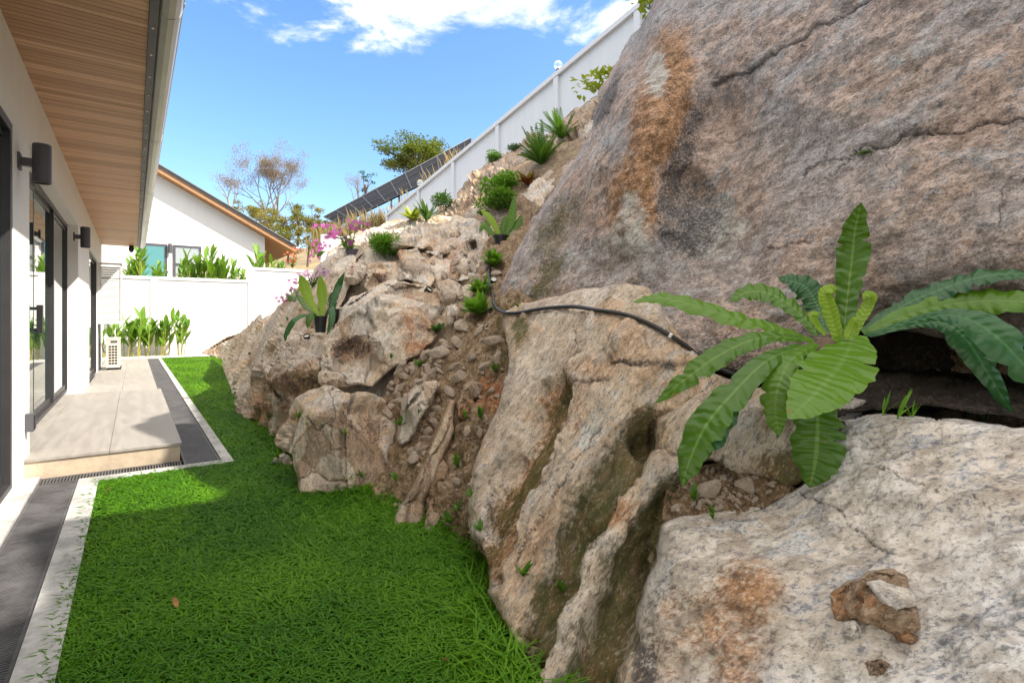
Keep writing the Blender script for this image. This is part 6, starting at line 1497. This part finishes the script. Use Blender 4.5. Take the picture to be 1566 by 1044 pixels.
# ---- loose stones
def stone_mesh(seed):
    r = random.Random(seed); import bmesh
    bm = bmesh.new(); bmesh.ops.create_icosphere(bm, subdivisions=3, radius=1.0)
    cuts = []
    for k in range(9):
        v = Vector((r.gauss(0, 1), r.gauss(0, 1), r.gauss(0, 1))).normalized(); cuts.append((v, r.uniform(0.5, 0.85)))
    for v in bm.verts:
        p = v.co.copy()
        for n_, h_ in cuts:
            s = p.dot(n_)
            if s > h_: p -= n_ * (s - h_) * 0.92
        v.co = Vector((p.x, p.y * 0.8, p.z * 0.62))
    me = bpy.data.meshes.new('stone'); bm.to_mesh(me); bm.free(); me.materials.append(M_stone)
    return me
SM = [stone_mesh(700 + i) for i in range(9)]
def stone(px, py, spx, label, group, seed, elong=1.0, lift=0.25):
    r = random.Random(seed); p, n = hit(px, py); d = float(np.dot(p - np.array([0, 0, EYE]), [SN, CS, 0])); s = spx * 0.5 * d / F
    o = bpy.data.objects.new('stone', SM[seed % len(SM)]); COL.objects.link(o)
    o.location = tuple(p + n * s * lift); q = Vector(n).to_track_quat('Z', 'Y'); o.rotation_euler = q.to_euler(); o.rotation_euler.rotate_axis('Z', r.random() * 6.283)
    o.scale = (s * elong * r.uniform(0.9, 1.2), s * r.uniform(0.8, 1.1), s * r.uniform(0.75, 1.1))
    return tag(o, label, 'stone', group)
LST = 'small angular tan stone among the rubble between the central boulder and the gully'
r_ = random.Random(9); k = 0
while k < 64:
    x, y = r_.uniform(592, 690), r_.uniform(520, 640)
    if not inside(np.array([[x, y]]), np.array([(590, 600), (612, 560), (640, 545), (672, 520), (690, 530), (672, 570), (640, 590), (612, 632), (592, 640)]))[0]: continue
    stone(x, y, r_.uniform(7, 19), LST, 'rubble between central boulder and gully', 1000 + k, r_.uniform(1, 1.7)); k += 1
for i, (x, y, s) in enumerate(((668, 626, 17), (664, 646, 20), (656, 660, 22), (652, 673, 21), (640, 688, 24), (648, 694, 14), (634, 703, 30), (650, 686, 12), (662, 634, 13), (629, 690, 15), (642, 712, 14), (672, 612, 13))):
    stone(x, y, s, 'rounded beige stone in the row beside the plank-like rib', 'row of rounded stones by the plank-like rib', 1100 + i)
k = 0
while k < 60:
    x, y = r_.uniform(672, 800), r_.uniform(395, 790)
    if not inside(np.array([[x, y]]), np.array([(700, 440), (740, 395), (765, 400), (745, 470), (775, 520), (770, 590), (735, 680), (715, 780), (680, 790), (690, 700), (705, 640), (690, 560), (690, 500)]))[0]: continue
    stone(x, y, r_.uniform(4, 13), 'small stone lying on the brown soil of the gully', 'stones in the gully', 1200 + k, r_.uniform(1, 1.6)); k += 1
k = 0
while k < 90:
    x, y = r_.uniform(1015, 1215), r_.uniform(712, 795)
    if not inside(np.array([[x, y]]), np.array([(1018, 788), (1035, 740), (1060, 722), (1110, 715), (1190, 740), (1165, 765), (1090, 785)]))[0]: continue
    stone(x, y, r_.uniform(4, 13), 'small brown stone in the gravel pocket under the fern', 'stones in the gravel pocket', 1300 + k, r_.uniform(1, 1.5)); k += 1
for x, y, s, lb in ((1085, 750, 40, 'largest grey stone in the gravel pocket under the fern'), (1140, 742, 36, 'second large stone in the gravel pocket, touching the ledge rock')):
    stone(x, y, s, lb, 'large stones in the gravel pocket', x)
def hd(x, y): return float(np.dot(hit(x, y)[0] - np.array([0, 0, EYE]), [SN, CS, 0]))
M_flake = rockmat('flaky_rock', (0.42, 0.30, 0.20), (0.48, 0.37, 0.27), (0.36, 0.21, 0.11), (0.8, -0.4, 0.3), 2.5, 4, 0.4, 0.35, bump=1.0, cracks=0.3, auto_rust=0.6)
def flake(label, outline, ctrl, seed, mat=None, stains=()):
    c = [(x, y, hd(x, y) - e) for x, y, e in ctrl]
    rock('flaky_stone', label, mat or M_flake, outline, c, cat='stone', group='flaky stones on the front boulder', step=1.8, jit=2.0, roll=6, rolld=0.02, back=0.06, sharp=30, seed=seed, stains=stains,
         disp=D((0.8, -0.4, 0.3), 2.0, 0.004, 0.2, 0.014, 0.07, 0.008, 0.03, 0.004, 0.015, seed=seed, ck=0.4, tl=1.2))
flake('flaky orange-brown stone stuck on the face of the front boulder', [(1270, 905), (1300, 888), (1330, 882), (1370, 905), (1405, 930), (1408, 960), (1385, 975), (1350, 962), (1310, 950), (1275, 948)], [(1275, 910, .01), (1330, 886, .02), (1340, 920, .05), (1400, 940, .03), (1390, 970, .01), (1280, 945, .02), (1320, 950, .03), (1310, 905, .04)], 1401, None, [('rust', 1320, 930, 60, 30, 0.8)])
flake('paler flake lying over the orange-brown stone on the front boulder', [(1325, 892), (1345, 886), (1385, 898), (1408, 914), (1400, 926), (1372, 936), (1345, 918)], [(1328, 892, .055), (1350, 888, .06), (1405, 915, .06), (1375, 934, .075), (1350, 912, .085)], 1402, M_front)
flake('brown rough ridge above the orange-brown stone on the front boulder', [(1296, 892), (1325, 872), (1362, 868), (1388, 880), (1392, 900), (1345, 905), (1310, 905)], [(1300, 892, .02), (1330, 873, .015), (1384, 882, .015), (1350, 888, .04), (1390, 900, .03), (1310, 903, .03)], 1403)
flake('small red-brown chip below the right end of the orange-brown stone', [(1365, 965), (1388, 962), (1406, 978), (1396, 986), (1372, 980)], [(1368, 968, .015), (1390, 966, .02), (1400, 982, .01), (1380, 975, .03)], 1404, None, [('rust', 1385, 972, 30, 20, 1)])
flake('small grey-green chip below the left end of the orange-brown stone', [(1287, 950), (1308, 948), (1318, 965), (1308, 980), (1290, 972)], [(1290, 952, .01), (1310, 950, .02), (1312, 975, .01), (1300, 962, .03)], 1405, M_front, [('dark', 1302, 965, 20, 16, 0.5)])
flake('tan chip low on the front boulder near the bottom of the picture', [(1320, 1010), (1345, 1005), (1362, 1015), (1350, 1034), (1326, 1034)], [(1325, 1012, .01), (1350, 1008, .02), (1345, 1030, .01), (1340, 1018, .03)], 1406)
for i, (x, y, sz) in enumerate(((690, 458, 34), (704, 500, 28), (699, 526, 24), (722, 546, 20), (757, 522, 26), (696, 562, 24), (674, 540, 28), (744, 640, 17), (731, 690, 22), (700, 738, 20), (762, 546, 22), (712, 472, 24), (722, 430, 26), (708, 415, 22), (735, 505, 22), (688, 600, 20), (752, 600, 24), (716, 660, 18), (742, 560, 22), (705, 575, 26))):
    stone(x, y, sz, 'angular fist-sized rock lodged in the soil of the gully', 'larger rocks in the gully', 1600 + i, 1.3, 0.15)
k = 0
while k < 26:
    x, y = r_.uniform(660, 770), r_.uniform(375, 430)
    stone(x, y, r_.uniform(7, 17), 'loose rock fragment among the plants at the top of the gully', 'fragments at the top of the gully', 1500 + k, r_.uniform(1, 1.5)); k += 1

M_dead = plain('dead_leaf', (0.30, 0.14, 0.05), 0.7, 0.2, 20)
for i, (x, y) in enumerate(((166, 748), (268, 920), (680, 1008))):
    d = F * EYE / (y - HY); p = W(x, y, d * 0.965); mb = MB(); a = i * 1.9
    dr = np.array([math.cos(a), math.sin(a), 0.15]); mb.strip([p + dr * 0.035 * q + np.array([0, 0, 0.012 * math.sin(q * 3)]) for q in np.linspace(-0.5, 0.5, 6)], [0.002, 0.008, 0.011, 0.010, 0.006, 0.001], (0, 0, 1), nc=2, fold=0.4)
    tag(mb.build('fallen_leaf', M_dead, None, origin=p), 'small dry brown leaf lying on the lawn', 'leaf', 'fallen leaves on the lawn')
